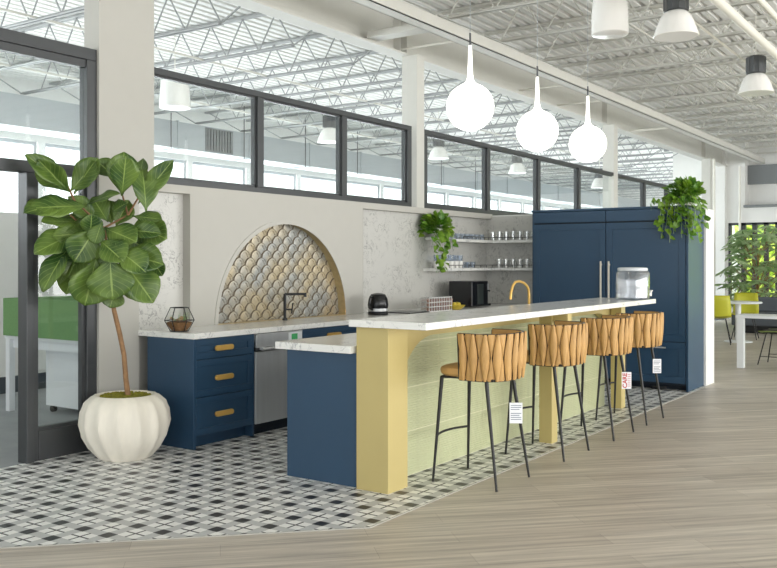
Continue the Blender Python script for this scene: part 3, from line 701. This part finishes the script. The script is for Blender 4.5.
# ---------------------------------------------------------------- tall blue cabinets
XF = 10.14
fs = MB().box(XF-.005, XR-.002, 2.885, 2.91, .003, 2.085).box(XF+.02, XR-.002, 4.775, 4.795, .003, 2.085).box(XF-.01, XR-.002, 2.885, 4.795, 2.06, 2.085)
cs = thing('tall_cabinet_surround', 'blue side panel and top boxing in the tall cabinets', 'cabinet panel', (10.45, 3.8, 0))
loc(fs.build('panels', NAVY, cs, bevel=.002), cs)
for k, (y0, y1) in enumerate(((3.847, 4.77), (2.915, 3.843))):
    c = thing('refrigerator', ('left tall blue panelled refrigerator next to the shelves', 'right tall blue panelled refrigerator under the trailing plant')[k], 'refrigerator', (10.43, (y0+y1)/2, 0), group='panelled tall refrigerators')
    loc(MB().box(XF+.022, XR-.01, y0, y1, .06, 2.055).box(XF+.1, XR-.01, y0+.01, y1-.01, .003, .06).build('body', DNAVY, c), c)
    loc(MB().box(XF, XF+.02, y0+.003, y1-.003, 1.925, 2.055).build('top_panel', NAVY, c, bevel=.002), c)
    d = loc(panel(MB(), 'X', y0+.003, y1-.003, .553, 1.908, XF, .02, .075).build('door', NAVY, c, bevel=.002), c)
    hy = y0+.047 if k == 0 else y1-.047
    MB().box(XF-.04, XF-.028, hy-.01, hy+.01, .90, 1.46).box(XF-.03, XF, hy-.006, hy+.006, .93, .95).box(XF-.03, XF, hy-.006, hy+.006, 1.41, 1.43).build('handle', NICKEL, d, bevel=.002)['label'] = 'long brushed metal bar handle'
    d2 = loc(panel(MB(), 'X', y0+.003, y1-.003, .085, .545, XF, .02, .075).build('drawer', NAVY, c, bevel=.002), c)
    MB().box(XF-.04, XF-.028, (y0+y1)/2-.25, (y0+y1)/2+.25, .475, .492).box(XF-.03, XF, (y0+y1)/2-.2, (y0+y1)/2-.19, .475, .492).box(XF-.03, XF, (y0+y1)/2+.19, (y0+y1)/2+.2, .475, .492).build('handle', STEEL, d2, bevel=.002)['label'] = 'long brushed metal bar handle'
for k, yy in enumerate((3.62, 3.22)):
    tag(MB().tube([(XF+.03, yy-.08, .028), (XF+.0, yy-.02, .02), (XF-.0, yy+.05, .025), (XF+.04, yy+.09, .02)], .018, 8).build('cable_bundle' if k == 0 else 'cable_bundle.001', BLACK, smooth=True), ('black cable coil under the tall cabinets, nearer the bar', 'black cable coil under the tall cabinets, nearer the end panel')[k], 'cable')

# ---------------------------------------------------------------- bar stools
def upath(n_):
    P_ = []
    for i in range(160):
        t = i/159
        P_.append(t)
    pts = []
    for i in range(30): pts.append((-.232, .04-.09*i/30))
    for i in range(101):
        a = pi+pi*i/100; c_, s_ = cos(a), sin(a); e = 2/2.7
        pts.append((.232*math.copysign(abs(c_)**e, c_), -.05+.20*math.copysign(abs(s_)**e, s_)))
    for i in range(1, 31): pts.append((.232, -.05+.09*i/30))
    L_ = [0]
    for i in range(1, len(pts)): L_.append(L_[-1]+math.dist(pts[i], pts[i-1]))
    return pts, L_
UP, UL = upath(0)
def on_u(s):
    s = max(0, min(UL[-1]-1e-6, s)); i = 0
    lo, hi = 0, len(UL)-1
    while hi-lo > 1:
        m2 = (lo+hi)//2
        if UL[m2] <= s: lo = m2
        else: hi = m2
    t = (s-UL[lo])/(UL[hi]-UL[lo]+1e-9); x = UP[lo][0]+(UP[hi][0]-UP[lo][0])*t; y = UP[lo][1]+(UP[hi][1]-UP[lo][1])*t
    a_, b_ = UP[max(0, lo-3)], UP[min(len(UP)-1, hi+3)]; dx_, dy_ = b_[0]-a_[0], b_[1]-a_[1]; l = math.hypot(dx_, dy_)
    return Vector((x, y, 0)), Vector((dy_/l, -dx_/l, 0))
ZB0, ZB1 = .685, .985
def band_pt(s, v, out):
    p, nrm = on_u(s); k = 1+.07*(v-.3)
    if nrm.dot(Vector((p.x, p.y+.03, 0))) < 0: nrm = -nrm
    p = Vector((p.x*k, p.y*k, 0))+nrm*out; p.z = ZB0+(ZB1-ZB0)*v; return p
def strap(g, s0, v0, v1, wf, bump=.013, lift=0, slant=0):
    nu, nv = 7, 11; rows = []; back = []
    for j in range(nv):
        t = j/(nv-1); v = v0+(v1-v0)*t; w_ = wf(t); r = []; q = []
        for i in range(nu):
            a = -1+2*i/(nu-1); s = s0+a*w_/2+slant*(t-.5)
            r.append(band_pt(s, v, lift+bump*(1-a*a)**.5*(.55+.45*sin(pi*t)))); q.append(band_pt(s, v, lift-.004))
        rows.append(r); back.append(q)
    g.grid(rows); g.grid([list(reversed(r)) for r in back])
    return g
def make_stool(label, loc_):
    t = thing('bar_stool', label, 'bar stool', loc_, 0, 'woven tan bar stools at the bar')
    # seat cushion
    g = MB(); ring = []
    for z_, k_ in ((.700, .93), (.712, 1.0), (.735, 1.02), (.752, .985), (.760, .90), (.762, .4), (.762, .001)):
        r = []
        for j in range(40):
            a = 2*pi*j/40; c_, s_ = cos(a), sin(a); e = 2/3.4
            r.append((.215*k_*math.copysign(abs(c_)**e, c_),   .03+.215*k_*math.copysign(abs(s_)**e, s_), z_))
        ring.append(r+[r[0]])
    g.grid(ring).build('seat', LEATHER, t, smooth=True)
    # straps
    g = MB(); nS = 12; pit = UL[-1]/nS
    for i in range(nS):
        s0 = pit*(i+.5)
        strap(g, s0, .0, 1.0, lambda q: .016+.040*sin(pi*q)**1.3, .019, .012)
    for i in range(nS+1):
        s0 = pit*i; 
        if i in (0, nS): s0 += .02 if i == 0 else -.02
        strap(g, s0, .47, 1.0, lambda q: .004+.056*q**.9, .011, .0)
        strap(g, s0, .0, .53, lambda q: .004+.056*(1-q)**.9, .011, .0)
    g.build('woven_back', LEATHER, t, smooth=True)
    g = MB(); S_ = [UL[-1]*i/60 for i in range(61)]
    g.grid([[band_pt(s, 0.01, -.006) for s in S_], [band_pt(s, .97, -.006) for s in S_]])
    MB().grid([[band_pt(s, 0.01, -.012) for s in S_], [band_pt(s, 1.0, -.012) for s in S_], [band_pt(s, 1.0, -.008) for s in S_], [band_pt(s, .01, -.008) for s in S_]]).build('inner_lining', LEATHER, t, smooth=True)
    g.build('back_lining', GAPDARK, t, smooth=True)  # dark sheet added behind the straps so their gaps read shaded
    g = MB(); g.tube([band_pt(s, .985, -.004) for s in S_], .0085, 8); g.tube([band_pt(s, .01, -.004) for s in S_], .0085, 8)
    for s in (0, UL[-1]): g.tube([band_pt(s, .01, -.004), band_pt(s, .985, -.004)], .0085, 8)
    g.build('back_frame', LEG, t, smooth=True)
    g = MB(); R4 = [(-.20, .19, .692), (.20, .19, .692), (.20, -.19, .692), (-.20, -.19, .692)]
    g.tube(R4, .009, 6, closed=True); g.bar(R4[0], R4[2], .007); g.bar(R4[1], R4[3], .007); g.build('seat_frame', LEG, t)
    for sx in (-1, 1):
        for sy in (-1, 1):
            MB().tube([(sx*.235, sy*.235, 0), (sx*.185, .195 if sy > 0 else -.135, .69)], [.008, .0135], 10).build('leg', LEG, t, smooth=True)
    pts = [( -.218+.436*i/12, .218+.05*sin(pi*i/12), .30) for i in range(13)]
    MB().tube(pts, .008, 8).build('footrest', LEG, t, smooth=True)
    return t
s1 = make_stool('nearest of the four tan woven bar stools, leftmost under the bar top', (5.28, 2.862, .003))
dup(s1, None, (6.312, 2.853, .003), 'second tan woven bar stool, beside the middle gold pillar')
dup(s1, None, (7.245, 2.825, .003), 'third tan woven bar stool, with the red-lettered tag')
dup(s1, None, (8.07, 2.828, .003), 'farthest tan woven bar stool, in front of the blue cabinets')
def price_tag(label, p, w_=.085, h_=.135, rz=YAW-pi/2, text=None):
    t = thing('price_tag', label, 'tag', p, rz)
    MB().box(-w_/2, w_/2, -.001, .001, -h_/2, h_/2).build('card', TAG, t)
    MB().bar((0, 0, h_/2), (.0, .004, h_/2+.15), .0012).build('string', LEG, t)
    g = MB()
    if not text:
        for i in range(8):
            zz = h_/2-.02-.013*i
            if i in (3,): continue
            g.box(-w_/2+.008, w_/2-.008-(.012 if i % 3 == 2 else 0), -.0016, -.001, zz, zz+.0045)
        g.build('printed_lines', INK, t)
    else:
        for i in range(7): g.box(.008, w_/2-.006, -.0016, -.001, h_/2-.02-.016*i, h_/2-.016-.016*i)
        g.build('printed_lines', RED, t)
        c = bpy.data.curves.new('lettering', 'FONT'); c.body = text; c.size = .05; c.align_x = 'CENTER'; c.align_y = 'CENTER'; c.extrude = .0005; c.offset = .001
        tmp = link(bpy.data.objects.new('lettering_curve', c)); bpy.context.view_layer.update()
        me = bpy.data.meshes.new_from_object(tmp.evaluated_get(bpy.context.evaluated_depsgraph_get())); bpy.data.objects.remove(tmp)
        o = link(bpy.data.objects.new('lettering', me)); me.materials.clear(); me.materials.append(RED); o.parent = t
        o.location = (-.013, -.0022, 0); o.rotation_euler = (pi/2, -pi/2, 0)
    return t
price_tag('white printed tag hanging from the nearest bar stool', at(516, 413, 5.86))
price_tag('white tag with red lettering hanging from the third bar stool', at(626.6, 380.5, 7.36), .078, .138, text='CARE')
price_tag('small white printed tag hanging from the farthest bar stool', at(657, 366, 7.98), .075, .125)

# ---------------------------------------------------------------- lamps
def globe_lamp(label, loc_):
    t = thing('globe_pendant', label, 'pendant lamp', loc_, 0, 'lit white globe pendants over the bar')
    R_ = .172; prof_ = []
    for i in range(22):
        a = -pi/2+(pi*.895)*i/21; prof_.append((R_*cos(a), R_*sin(a)))
    z0 = prof_[-1][1]; r0 = prof_[-1][0]
    prof_ += [(r0*.62, z0+.016), (r0*.45, z0+.035), (.020, z0+.07), (.0165, z0+.14), (.011, z0+.28)]
    MB().lathe(prof_, n=40).build('opal_globe', GLOBE, t, smooth=True)
    MB().tube([(0,0,z0+.28),(0,0,z0+.37)], .007, 8).build('stem', STEELD, t)
    MB().tube([(0,0,z0+.37),(0,0,4.57-loc_[2])], .0022, 5).build('cord', GREYP, t)
    return t
globe_lamp('nearest lit white globe pendant, left of the three', (5.66, 3.16, 2.565))
globe_lamp('middle lit white globe pendant over the bar', (6.79, 3.16, 2.53))
globe_lamp('farthest lit white globe pendant, right of the three', (7.88, 3.16, 2.54))
dl = thing('drum_pendant', 'white cylindrical high-bay pendant at the top edge', 'pendant lamp', (8.66, 3.24, 3.72))
MB().lathe([(.168,0),(.182,.01),(.18,.2),(.16,.42),(.09,.5),(.03,.52),(0,.52)], n=36).build('shade', CERW, dl, smooth=True)
MB().lathe([(0,.012),(.166,.012)], n=36).build('lit_face', LAMPON, dl); MB().tube([(0,0,.5),(0,0,.78)], .01, 8).build('rod', STEELD, dl)
def bell(label, p, group='white bell high-bay lamps'):
    t = thing('bell_pendant', label, 'pendant lamp', p, 0, group)
    MB().lathe([(.205,0),(.212,.006),(.20,.04),(.165,.14),(.135,.20),(.10,.235),(.09,.24)], n=36).build('shade', CERW, t, smooth=True)
    MB().lathe([(0,.010),(.204,.010)], n=36).build('lit_face', LAMPON, t)
    MB().lathe([(.10,.24),(.115,.25),(.115,.44),(.09,.46),(0,.47)], n=24, fn=lambda a, q: 1+.05*cos(a*12)).build('ballast', STEELD, t, smooth=True)
    MB().tube([(0,0,.46),(0,0,4.57-p[2])], .006, 8).build('rod', PIPEW, t)
    return t
b1 = bell('bright bell-shaped high-bay lamp right of the white drum lamp', (8.62, 2.57, 3.60))
bell('bell-shaped high-bay lamp below the thick pipe at far right', (11.75, 2.52, 3.54))
bell('high-bay lamp behind the clerestory, above the first globe', (12.1, 9.5, 3.5), 'high-bay lamps in the glazed room')
bell('high-bay lamp behind the clerestory, left of the second globe', (15.7, 9.5, 3.56), 'high-bay lamps in the glazed room')
bell('high-bay lamp behind the clerestory, between second and third globes', (19.3, 9.5, 3.56), 'high-bay lamps in the glazed room')
bell('high-bay lamp behind the clerestory, right of the third globe', (21.2, 8.2, 3.28), 'high-bay lamps in the glazed room')
db = thing('drum_pendant', 'large white drum lamp behind the first clerestory light', 'pendant lamp', (8.17, 9.0, 3.48))
MB().lathe([(.20,0),(.205,.01),(.18,.40),(.15,.42),(0,.42)], n=36).build('shade', CERW, db, smooth=True); MB().tube([(0,0,.42),(0,0,1.08)], .006, 8).build('rod', PIPEW, db)
# ---------------------------------------------------------------- glazed room behind
du = thing('air_duct', 'long rectangular grey air duct behind the clerestory', 'duct', (8, 12.8, 3.55))
g = MB().box(-8, 37, 12.5, 13.1, 3.54, 4.03)
loc(g.build('casing', GREYP, du), du)
g = MB()
for k in range(-4, 19): g.box(1.9*k, 1.9*k+.03, 12.48, 13.12, 3.52, 4.05)
loc(g.build('flange', GREYP, du), du)
g = MB()
for k in range(9): g.box(12.15+.075*k, 12.19+.075*k, 12.46, 12.5, 3.58, 3.99)
loc(g.box(12.1, 12.84, 12.49, 12.5, 3.56, 4.01).build('grille', GRILLE, du), du)
for k in range(8):
    x = 9.3+1.9*k
    tag(MB().tube([(x, 12.44, 3.5), (x, 12.44, 4.56)], .010, 6).build('hanger_rod' if k == 0 else 'hanger_rod.%03d' % k, STEELD), 'thin rod hanging the grey air duct, %s from the left end' % ORD[k], 'rod', 'rods hanging the air duct')
dk = thing('office_desk', 'white desk with a green felt screen behind the glass', 'desk', (5.4, 7.2, 0))
loc(MB().box(5.10, 5.95, 6.25, 8.02, .705, .735).build('desktop', DESKW, dk, bevel=.003), dk)
for (x, y) in ((5.13, 7.97), (5.92, 7.97), (5.13, 6.3), (5.92, 6.3)):
    loc(MB().box(x-.03, x+.03, y-.03, y+.03, .003, .705).build('leg', DESKW, dk), dk)
loc(MB().box(5.14, 5.18, 6.3, 7.95, .62, .705).build('apron', DESKW, dk), dk)
loc(MB().box(5.07, 5.10, 6.25, 8.0, .74, 1.10).box(5.10, 5.95, 8.0, 8.03, .74, 1.10).build('felt_screen', GREENF, dk, bevel=.004), dk)
pd = thing('pedestal', 'white drawer pedestal on castors under the white desk', 'drawer unit', (5.5, 7.45, 0))
loc(MB().box(5.28, 5.85, 7.05, 7.62, .07, .62).build('body', DESKW, pd, bevel=.004), pd)
for (x, y) in ((5.33, 7.57), (5.8, 7.57), (5.33, 7.1), (5.8, 7.1)): loc(MB().tube([(x-.02, y, .035), (x+.02, y, .035)], .032, 12).build('castor', BLKP, pd), pd)
# ---------------------------------------------------------------- far lounge
tb = thing('work_table', 'white table at the right edge with square legs', 'table', (13.4, 2.6, 0))
loc(MB().box(12.80, 13.28, 1.4, 3.01, .685, .725).build('tabletop', DESKW, tb, bevel=.004), tb)
for (x, y) in ((12.85, 2.95), (12.85, 2.40), (12.85, 1.45), (13.23, 1.45)): loc(MB().box(x-.045, x+.045, y-.045, y+.045, .003, .685).build('leg', DESKW, tb, bevel=.003), tb)
def shell_chair(label, p, rz, m, wire=False):
    t = thing('shell_chair' if not wire else 'wire_chair', label, 'chair', p, rz)
    g = MB(); rows = []
    for j in range(9):
        v = j/8; z_ = .44+.02*v if j < 4 else .46+.40*((j-4)/4)**.9; y_ = .21-.40*min(v/.5, 1)-(.06*((j-4)/4) if j > 4 else 0)
        if j == 4: z_ += .03
        rows.append([(a*.23*(1-.12*max(0, v-.7)/.3), y_+.05*(abs(a)**2)*(1 if j > 3 else 0), z_+.03*a*a*(1 if j < 5 else 0)) for a in (-1, -.66, -.33, 0, .33, .66, 1)])
    g.grid(rows); o = g.build('shell', m, t, smooth=True); s_ = o.modifiers.new('solid', 'SOLIDIFY'); s_.thickness = .012
    L4 = [(-.22, .22), (.22, .22), (.22, -.24), (-.22, -.24)]
    for (a, b) in L4: MB().tube([(a, b, 0), (a*.6, b*.6, .44)], .0085, 8).build('leg', LEG, t)
    g = MB().bar((-.20, .2, .12), (-.20, -.215, .12), .006).bar((.20, .2, .12), (.20, -.215, .12), .006).bar((-.13,.13,.435),(.13,.13,.435),.006).bar((-.13,-.14,.435),(.13,-.14,.435),.006)
    g.build('stretcher', LEG, t); return t
shell_chair('lime shell chair left of the small round table', (16.45, 4.17, .003), -1.35, SHELLY)
shell_chair('lime shell chair behind the small round table', (17.75, 4.0, .003), 1.7, SHELLY)
wc = shell_chair('sage green wire-legged chair with a dark seat pad beyond the white work table', (13.56, 2.60, .003), -.1, SHELLG, True)
pts = [(.19*math.copysign(abs(cos(q))**.6, cos(q)), .03+.17*math.copysign(abs(sin(q))**.6, sin(q))) for q in [2*pi*i/28 for i in range(28)]]
MB().prism(pts, .452, .485).build('seat_pad', REDTOY, wc, bevel=.006)['label'] = 'dark seat pad'
rt = thing('round_table', 'small round white table between the lime chairs', 'table', (17.0, 3.95, .003))
MB().lathe([(0,.70),(.40,.70),(.41,.715),(.40,.73),(0,.73)], n=32).build('tabletop', DESKW, rt, smooth=True)
MB().lathe([(.25,0),(.24,.015),(.05,.03),(.05,.70)], n=24).build('pedestal', DESKW, rt, smooth=True)
so_ = thing('grey_lounge_seat', 'dark grey lounge seat beneath the big leafy plant', 'seat', (19.6, 4.0, 0))
loc(MB().box(19.2, 20.0, 2.5, 4.6, .15, .42).build('cushion', mat('slate_fabric', (84, 90, 96), .9), so_, bevel=.03), so_)
loc(MB().box(19.8, 20.0, 2.5, 4.6, .42, .72).build('backrest', mat('slate_fabric2', (92, 98, 104), .9), so_, bevel=.03), so_)
loc(MB().box(19.25, 19.95, 2.55, 4.55, .003, .15).build('plinth', BLACK, so_), so_)

# ---------------------------------------------------------------- plants
def leaf_into(g, uvs, base, tip, normal, width, shape='fig', cup=.12, droop=.1, wave=.0, nu=6, nv=10):
    base, tip = Vector(base), Vector(tip); d = tip-base; L_ = d.length; d.normalize(); nrm = Vector(normal); nrm = (nrm-d*nrm.dot(d)).normalized(); side = d.cross(nrm)
    rows = []; ph = random.uniform(0, 6); b0 = len(g.v)
    for j in range(nv+1):
        t = j/nv
        if shape == 'fig': w_ = (.30*sin(pi*min(1, t*1.02))**.8+.75*sin(pi*max(0, t-.12)/.88*.98)**.75*(t**.55))*.62 if 0 < t < 1 else .02
        elif shape == 'heart': w_ = (sin(pi*t**.62)**.8) if 0 < t < 1 else .04
        else: w_ = sin(pi*t)**.8 if 0 < t < 1 else .03
        w_ *= width/2*1.15; r = []
        for i in range(nu+1):
            a = -1+2*i/nu
            off = cup*abs(a)*w_*1.2 - droop*L_*t*t + wave*L_*sin(t*15+ph+a*1.5)*abs(a)
            r.append(base+d*(L_*t)+side*(a*w_)+nrm*off); uvs.append((i/nu, t))
        rows.append(r)
    g.grid(rows)
# fiddle-leaf fig
PX, PY = 4.39, 5.37; F0 = PX*cos(YAW)+PY*sin(YAW)
fg = thing('fiddle_leaf_fig', 'tall fiddle-leaf fig in a fluted round white planter', 'potted tree', (PX, PY, .003))
def pf(a, t): return 1-.075*abs(sin(a*7+t*2.2))**.7*sin(pi*min(1, t*1.1))**.4
prof_ = [(.0,0),(.185,0),(.20,.01),(.265,.08),(.318,.17),(.338,.26),(.328,.35),(.300,.415),(.245,.462),(.212,.468),(.19,.43),(.18,.40)]
MB().lathe(prof_, n=104, fn=lambda a, t: pf(a, t) if t < .8 else 1-.03*(1-t)).build('planter', POT, fg, smooth=True)
MB().lathe([(.192,.435),(.18,.448),(.12,.462),(0,.458)], n=48, fn=lambda a, t: 1+.02*sin(a*9)).build('moss', MOSS, fg, smooth=True)
g = MB()
for i in range(170):
    a = random.uniform(0, 2*pi); r_ = .18*sqrt(random.random()); g.lathe([(0,-.01),(.014,0),(.009,.012),(0,.016)], (r_*cos(a), r_*sin(a), .452), 5)
g.build('moss_tufts', MOSS, fg)['kind'] = 'stuff'
def L3(u, v, off=0):
    F = F0+off; p = at(u, v, F)
    while p.y > 5.60: F -= .02; p = at(u, v, F)      # keep every leaf on the room side of the glass
    return p-Vector((PX, PY, .003))
trunk = [L3(128, 396), L3(126, 380), L3(124, 355), L3(120, 335), L3(114, 310), L3(110, 280), L3(108, 250), L3(104, 228)]
g = MB().tube(trunk, [.021, .019, .018, .018, .017, .015, .012, .009], 10)
for a, b, o_ in (((104,228),(74,200),.0),((104,228),(128,215),.05),((74,200),(66,182),-.02),((128,215),(121,190),.05),((128,215),(140,195),.0),((108,250),(88,230),-.1),((88,230),(70,215),-.1)):
    g.tube([L3(*a), L3(*b, o_)], [.009, .006], 8)
g.build('trunk', BARK, fg, smooth=True)
# u,v of base and tip, depth offsets (base, tip), width in px, facing
FL = [((70,192),(38,160),.06,.1,30,'d'),((74,194),(92,160),-.08,-.15,34,'d'),((88,206),(30,206),-.12,-.1,30,'n'),((96,224),(70,196),.0,.05,24,'n'),((108,222),(92,196),.0,.0,26,'n'),((116,226),(128,200),.05,.05,28,'n'),((100,232),(52,236),-.05,-.1,26,'n'),((126,230),(160,232),-.15,-.2,22,'n'),((90,250),(62,276),-.1,-.12,30,'n'),((118,250),(146,270),-.3,-.34,32,'n'),((100,262),(100,300),-.2,-.22,36,'d'),
((68,190),(30,154),0,.05,24,'n'),((70,192),(98,158),-.05,-.1,26,'n'),((74,200),(24,212),-.1,-.05,30,'u'),((86,205),(116,189),-.1,-.2,20,'u'),
((122,196),(124,152),-.02,-.06,36,'n'),((122,194),(126,156),-.22,-.3,30,'n'),((116,178),(96,160),.05,.1,22,'d'),((136,196),(143,158),.1,.15,26,'d'),((138,204),(171,160),-.05,-.1,22,'n'),
((146,212),(144,168),-.1,-.1,30,'n'),((132,216),(162,219),-.05,-.1,20,'u'),((136,226),(166,238),-.02,-.1,34,'n'),((78,222),(42,220),0,0,20,'u'),
((86,228),(34,252),-.1,-.15,32,'n'),((72,242),(40,288),-.05,-.1,26,'d'),((80,240),(56,282),.1,.05,24,'d'),((96,228),(74,262),-.25,-.3,38,'n'),
((104,228),(136,240),-.2,-.28,34,'n'),((100,240),(124,262),-.3,-.36,32,'n'),((120,252),(163,264),-.2,-.25,34,'n'),((124,262),(154,302),-.2,-.2,40,'n'),
((96,258),(86,306),-.28,-.3,48,'n'),((110,256),(112,300),-.34,-.36,50,'n'),((76,262),(66,294),-.1,-.12,26,'n'),((116,286),(110,308),-.1,-.12,26,'n'),
((150,256),(162,276),.1,.1,20,'d'),((102,222),(94,244),-.3,-.32,22,'d'),((112,212),(126,202),-.1,-.1,20,'u'),((90,210),(60,232),.1,.12,26,'d'),
((104,236),(66,246),-.2,-.2,26,'n'),((118,232),(150,252),-.05,.0,34,'d'),((112,244),(98,282),.12,.1,40,'d'),((124,250),(138,288),.1,.1,36,'d'),((130,236),(152,226),.1,.1,26,'d'),
((112,224),(106,200),.05,.05,26,'d'),((96,250),(60,262),0,0,24,'u'),((126,270),(140,300),-.05,-.05,26,'d'),((90,236),(92,214),-.15,-.2,24,'n')]
g = MB(); uvs = []
viewdir = Vector((cos(YAW), sin(YAW), 0))
for (bu, bv), (tu, tv), bo, to, wpx, face in FL:
    nrm = {'n': Vector((-.45,-.75,.35)), 'u': Vector((-.45,-.6,.75)), 'd': Vector((-.9,-.3,.25))}[face]+Vector((random.uniform(-.3,.3), random.uniform(-.3,.3), random.uniform(-.2,.3)))
    leaf_into(g, uvs, L3(bu, bv, bo), L3(tu, tv, to), nrm, wpx*.0075*1.5, 'fig', cup=random.uniform(.1, .4), droop=random.uniform(-.02, .16), wave=.022)
fo = g.build('foliage', FIG, fg, smooth=True, uv=uvs)
s_ = fo.modifiers.new('solid', 'SOLIDIFY'); s_.thickness = .002
# trailing pothos
def pothos(name, label, center, potr, poth, strands, spread, seed, matf=POTHOS, crown=60, crh=.2, lsz=(.06, .10), potm=CERW):
    random.seed(seed)
    t = thing(name, label, 'potted plant', center)
    MB().lathe([(0,0),(potr*.7,0),(potr*.9,poth*.5),(potr,poth),(potr*.9,poth),(potr*.8,poth*.6),(0,poth*.6)], n=28).build('pot', potm, t, smooth=True)
    g = MB(); uvs = []; st = MB()
    for i in range(crown):
        a = random.uniform(0, 2*pi); e = random.uniform(-.25, 1.3); r_ = random.uniform(.45, 1); p = Vector((spread[0]*r_*cos(a)*cos(e), spread[1]*r_*sin(a)*cos(e), poth*.7+crh*sin(e)*r_))
        d = (p-Vector((0, 0, poth*.4))).normalized()+Vector((random.uniform(-.4,.4), random.uniform(-.4,.4), random.uniform(-.6,.1))); s_ = random.uniform(*lsz)
        leaf_into(g, uvs, p, p+d.normalized()*s_, Vector((random.uniform(-.6,.2), -.5, .8)), s_*.85, 'heart', .2, .15, nu=4, nv=5)
        if i % 3 == 0: st.bar((0, 0, poth*.6), p, .002)
    for pts in strands:
        P2 = [Vector(p) for p in pts]; st.tube(P2, .0025, 5)
        for q in range(len(P2)-1):
            n_ = max(2, int((P2[q+1]-P2[q]).length/.045))
            for i in range(n_):
                p = P2[q].lerp(P2[q+1], i/n_); s_ = random.uniform(*lsz); d = Vector((random.uniform(-1,1), random.uniform(-1,.3), random.uniform(-1,.2))).normalized()
                leaf_into(g, uvs, p, p+d*s_, Vector((random.uniform(-.7,.3), -.7, .5)), s_*.85, 'heart', .2, .2, nu=4, nv=5)
    g.build('foliage', matf, t, smooth=True, uv=uvs); st.build('stems', UMBR, t)
    return t
# on the upper shelf end
c1 = Vector((9.24, 5.62, 1.745))
tag(MB().box(9.14, 9.34, 5.52, 5.72, 1.715, 1.744).build('plant_ledge', COUNTER), 'small white ledge holding the trailing plant at the shelf end', 'shelf')
pothos('trailing_pothos', 'leafy trailing plant hanging at the left end of the shelves', c1, .07, .11,
  [[(-.12,-.10,.08),(-.20,-.12,-.05),(-.22,-.12,-.22),(-.16,-.13,-.32)],[(-.02,-.13,.05),(.02,-.14,-.1),(-.04,-.14,-.2)],[(-.08,-.10,.08),(-.14,-.12,-.05),(-.16,-.12,-.22)],[(-.02,-.14,.06),(-.06,-.16,-.12),(-.14,-.14,-.26),(-.20,-.14,-.30)],[(.0,-.14,.06),(-.04,-.16,-.1),(-.10,-.16,-.22),(-.18,-.14,-.34),(-.24,-.14,-.42)],[(-.12,-.06,.1),(-.24,-.10,.0),(-.26,-.10,-.10)],[(.12,-.1,.08),(.18,-.12,-.02),(.14,-.14,-.14)],[(-.05,-.14,.0),(-.08,-.15,-.35),(-.2,-.14,-.42)]], (.27, .13), 3, crown=230, crh=.20, lsz=(.06, .10))
c2 = Vector((10.36, 2.99, 2.086))
pothos('trailing_pothos', 'trailing plant in a white bowl on top of the tall blue cabinets', c2, .11, .13,
  [[(-.1,.02*q,.14),(-.25,.035*q,.04),(-.27,.04*q,-.16),(-.27,.045*q,-.22-.05*((q*7)%5))] for q in range(-5,6)]+[[(-.10,-.02,.14),(-.24,.02,.05),(-.27,.0,-.10),(-.26,.02,-.26)],[(-.10,.1,.14),(-.25,.18,.05),(-.27,.2,-.12),(-.27,.22,-.22)],[(-.1,-.08,.14),(-.26,-.10,.0),(-.27,-.12,-.3)],
   [(0,-.1,.14),(.0,-.18,.02),(-.02,-.18,-.2),(-.04,-.18,-.42)],[(-.06,-.1,.14),(-.1,-.2,.0),(-.12,-.2,-.28)],[(.05,-.1,.14),(.1,-.19,.0),(.1,-.19,-.25)],[(-.1,.16,.1),(-.25,.3,.06),(-.27,.30,-.05)],[(-.12,.05,.14),(-.26,.08,.0),(-.27,.1,-.22)],[(-.1,-.05,.2),(-.24,-.04,.1),(-.28,-.03,-.18)]], (.24, .19), 5, crown=280, crh=.22, lsz=(.05, .09))
# umbrella plant in the far lounge
random.seed(11)
up = thing('umbrella_plant', 'big bushy umbrella plant in front of the far green window', 'potted plant', (21.2, 4.5, .003))
MB().lathe([(0,0),(.22,0),(.27,.4),(.25,.4),(.22,.3),(0,.3)], n=28).build('pot', GREYP, up, smooth=True)
g = MB(); uvs = []; st = MB()
for i in range(130):
    a = random.uniform(0, 2*pi); z_ = random.uniform(.5, 2.25); rm = 1.1*(1-abs(z_-1.3)/1.15)**.5; r_ = rm*sqrt(random.random()); p = Vector((r_*cos(a), r_*sin(a)-.1, z_))
    st.bar((r_*cos(a)*.15, r_*sin(a)*.15, max(.3, z_-.5)), p, .005)
    for q in range(7):
        b_ = 2*pi*q/7+random.uniform(-.2, .2); d = Vector((cos(b_), sin(b_), random.uniform(-.6, 0))).normalized()
        leaf_into(g, uvs, p, p+d*random.uniform(.18, .30), (-.6, 0, 1), .065, 'oval', .1, .15, nu=2, nv=4)
g.build('foliage', UMBR, up, smooth=True, uv=uvs); st.tube([(0,0,.2),(0,0,1.6)], .02, 8).build('stems', BARK, up)
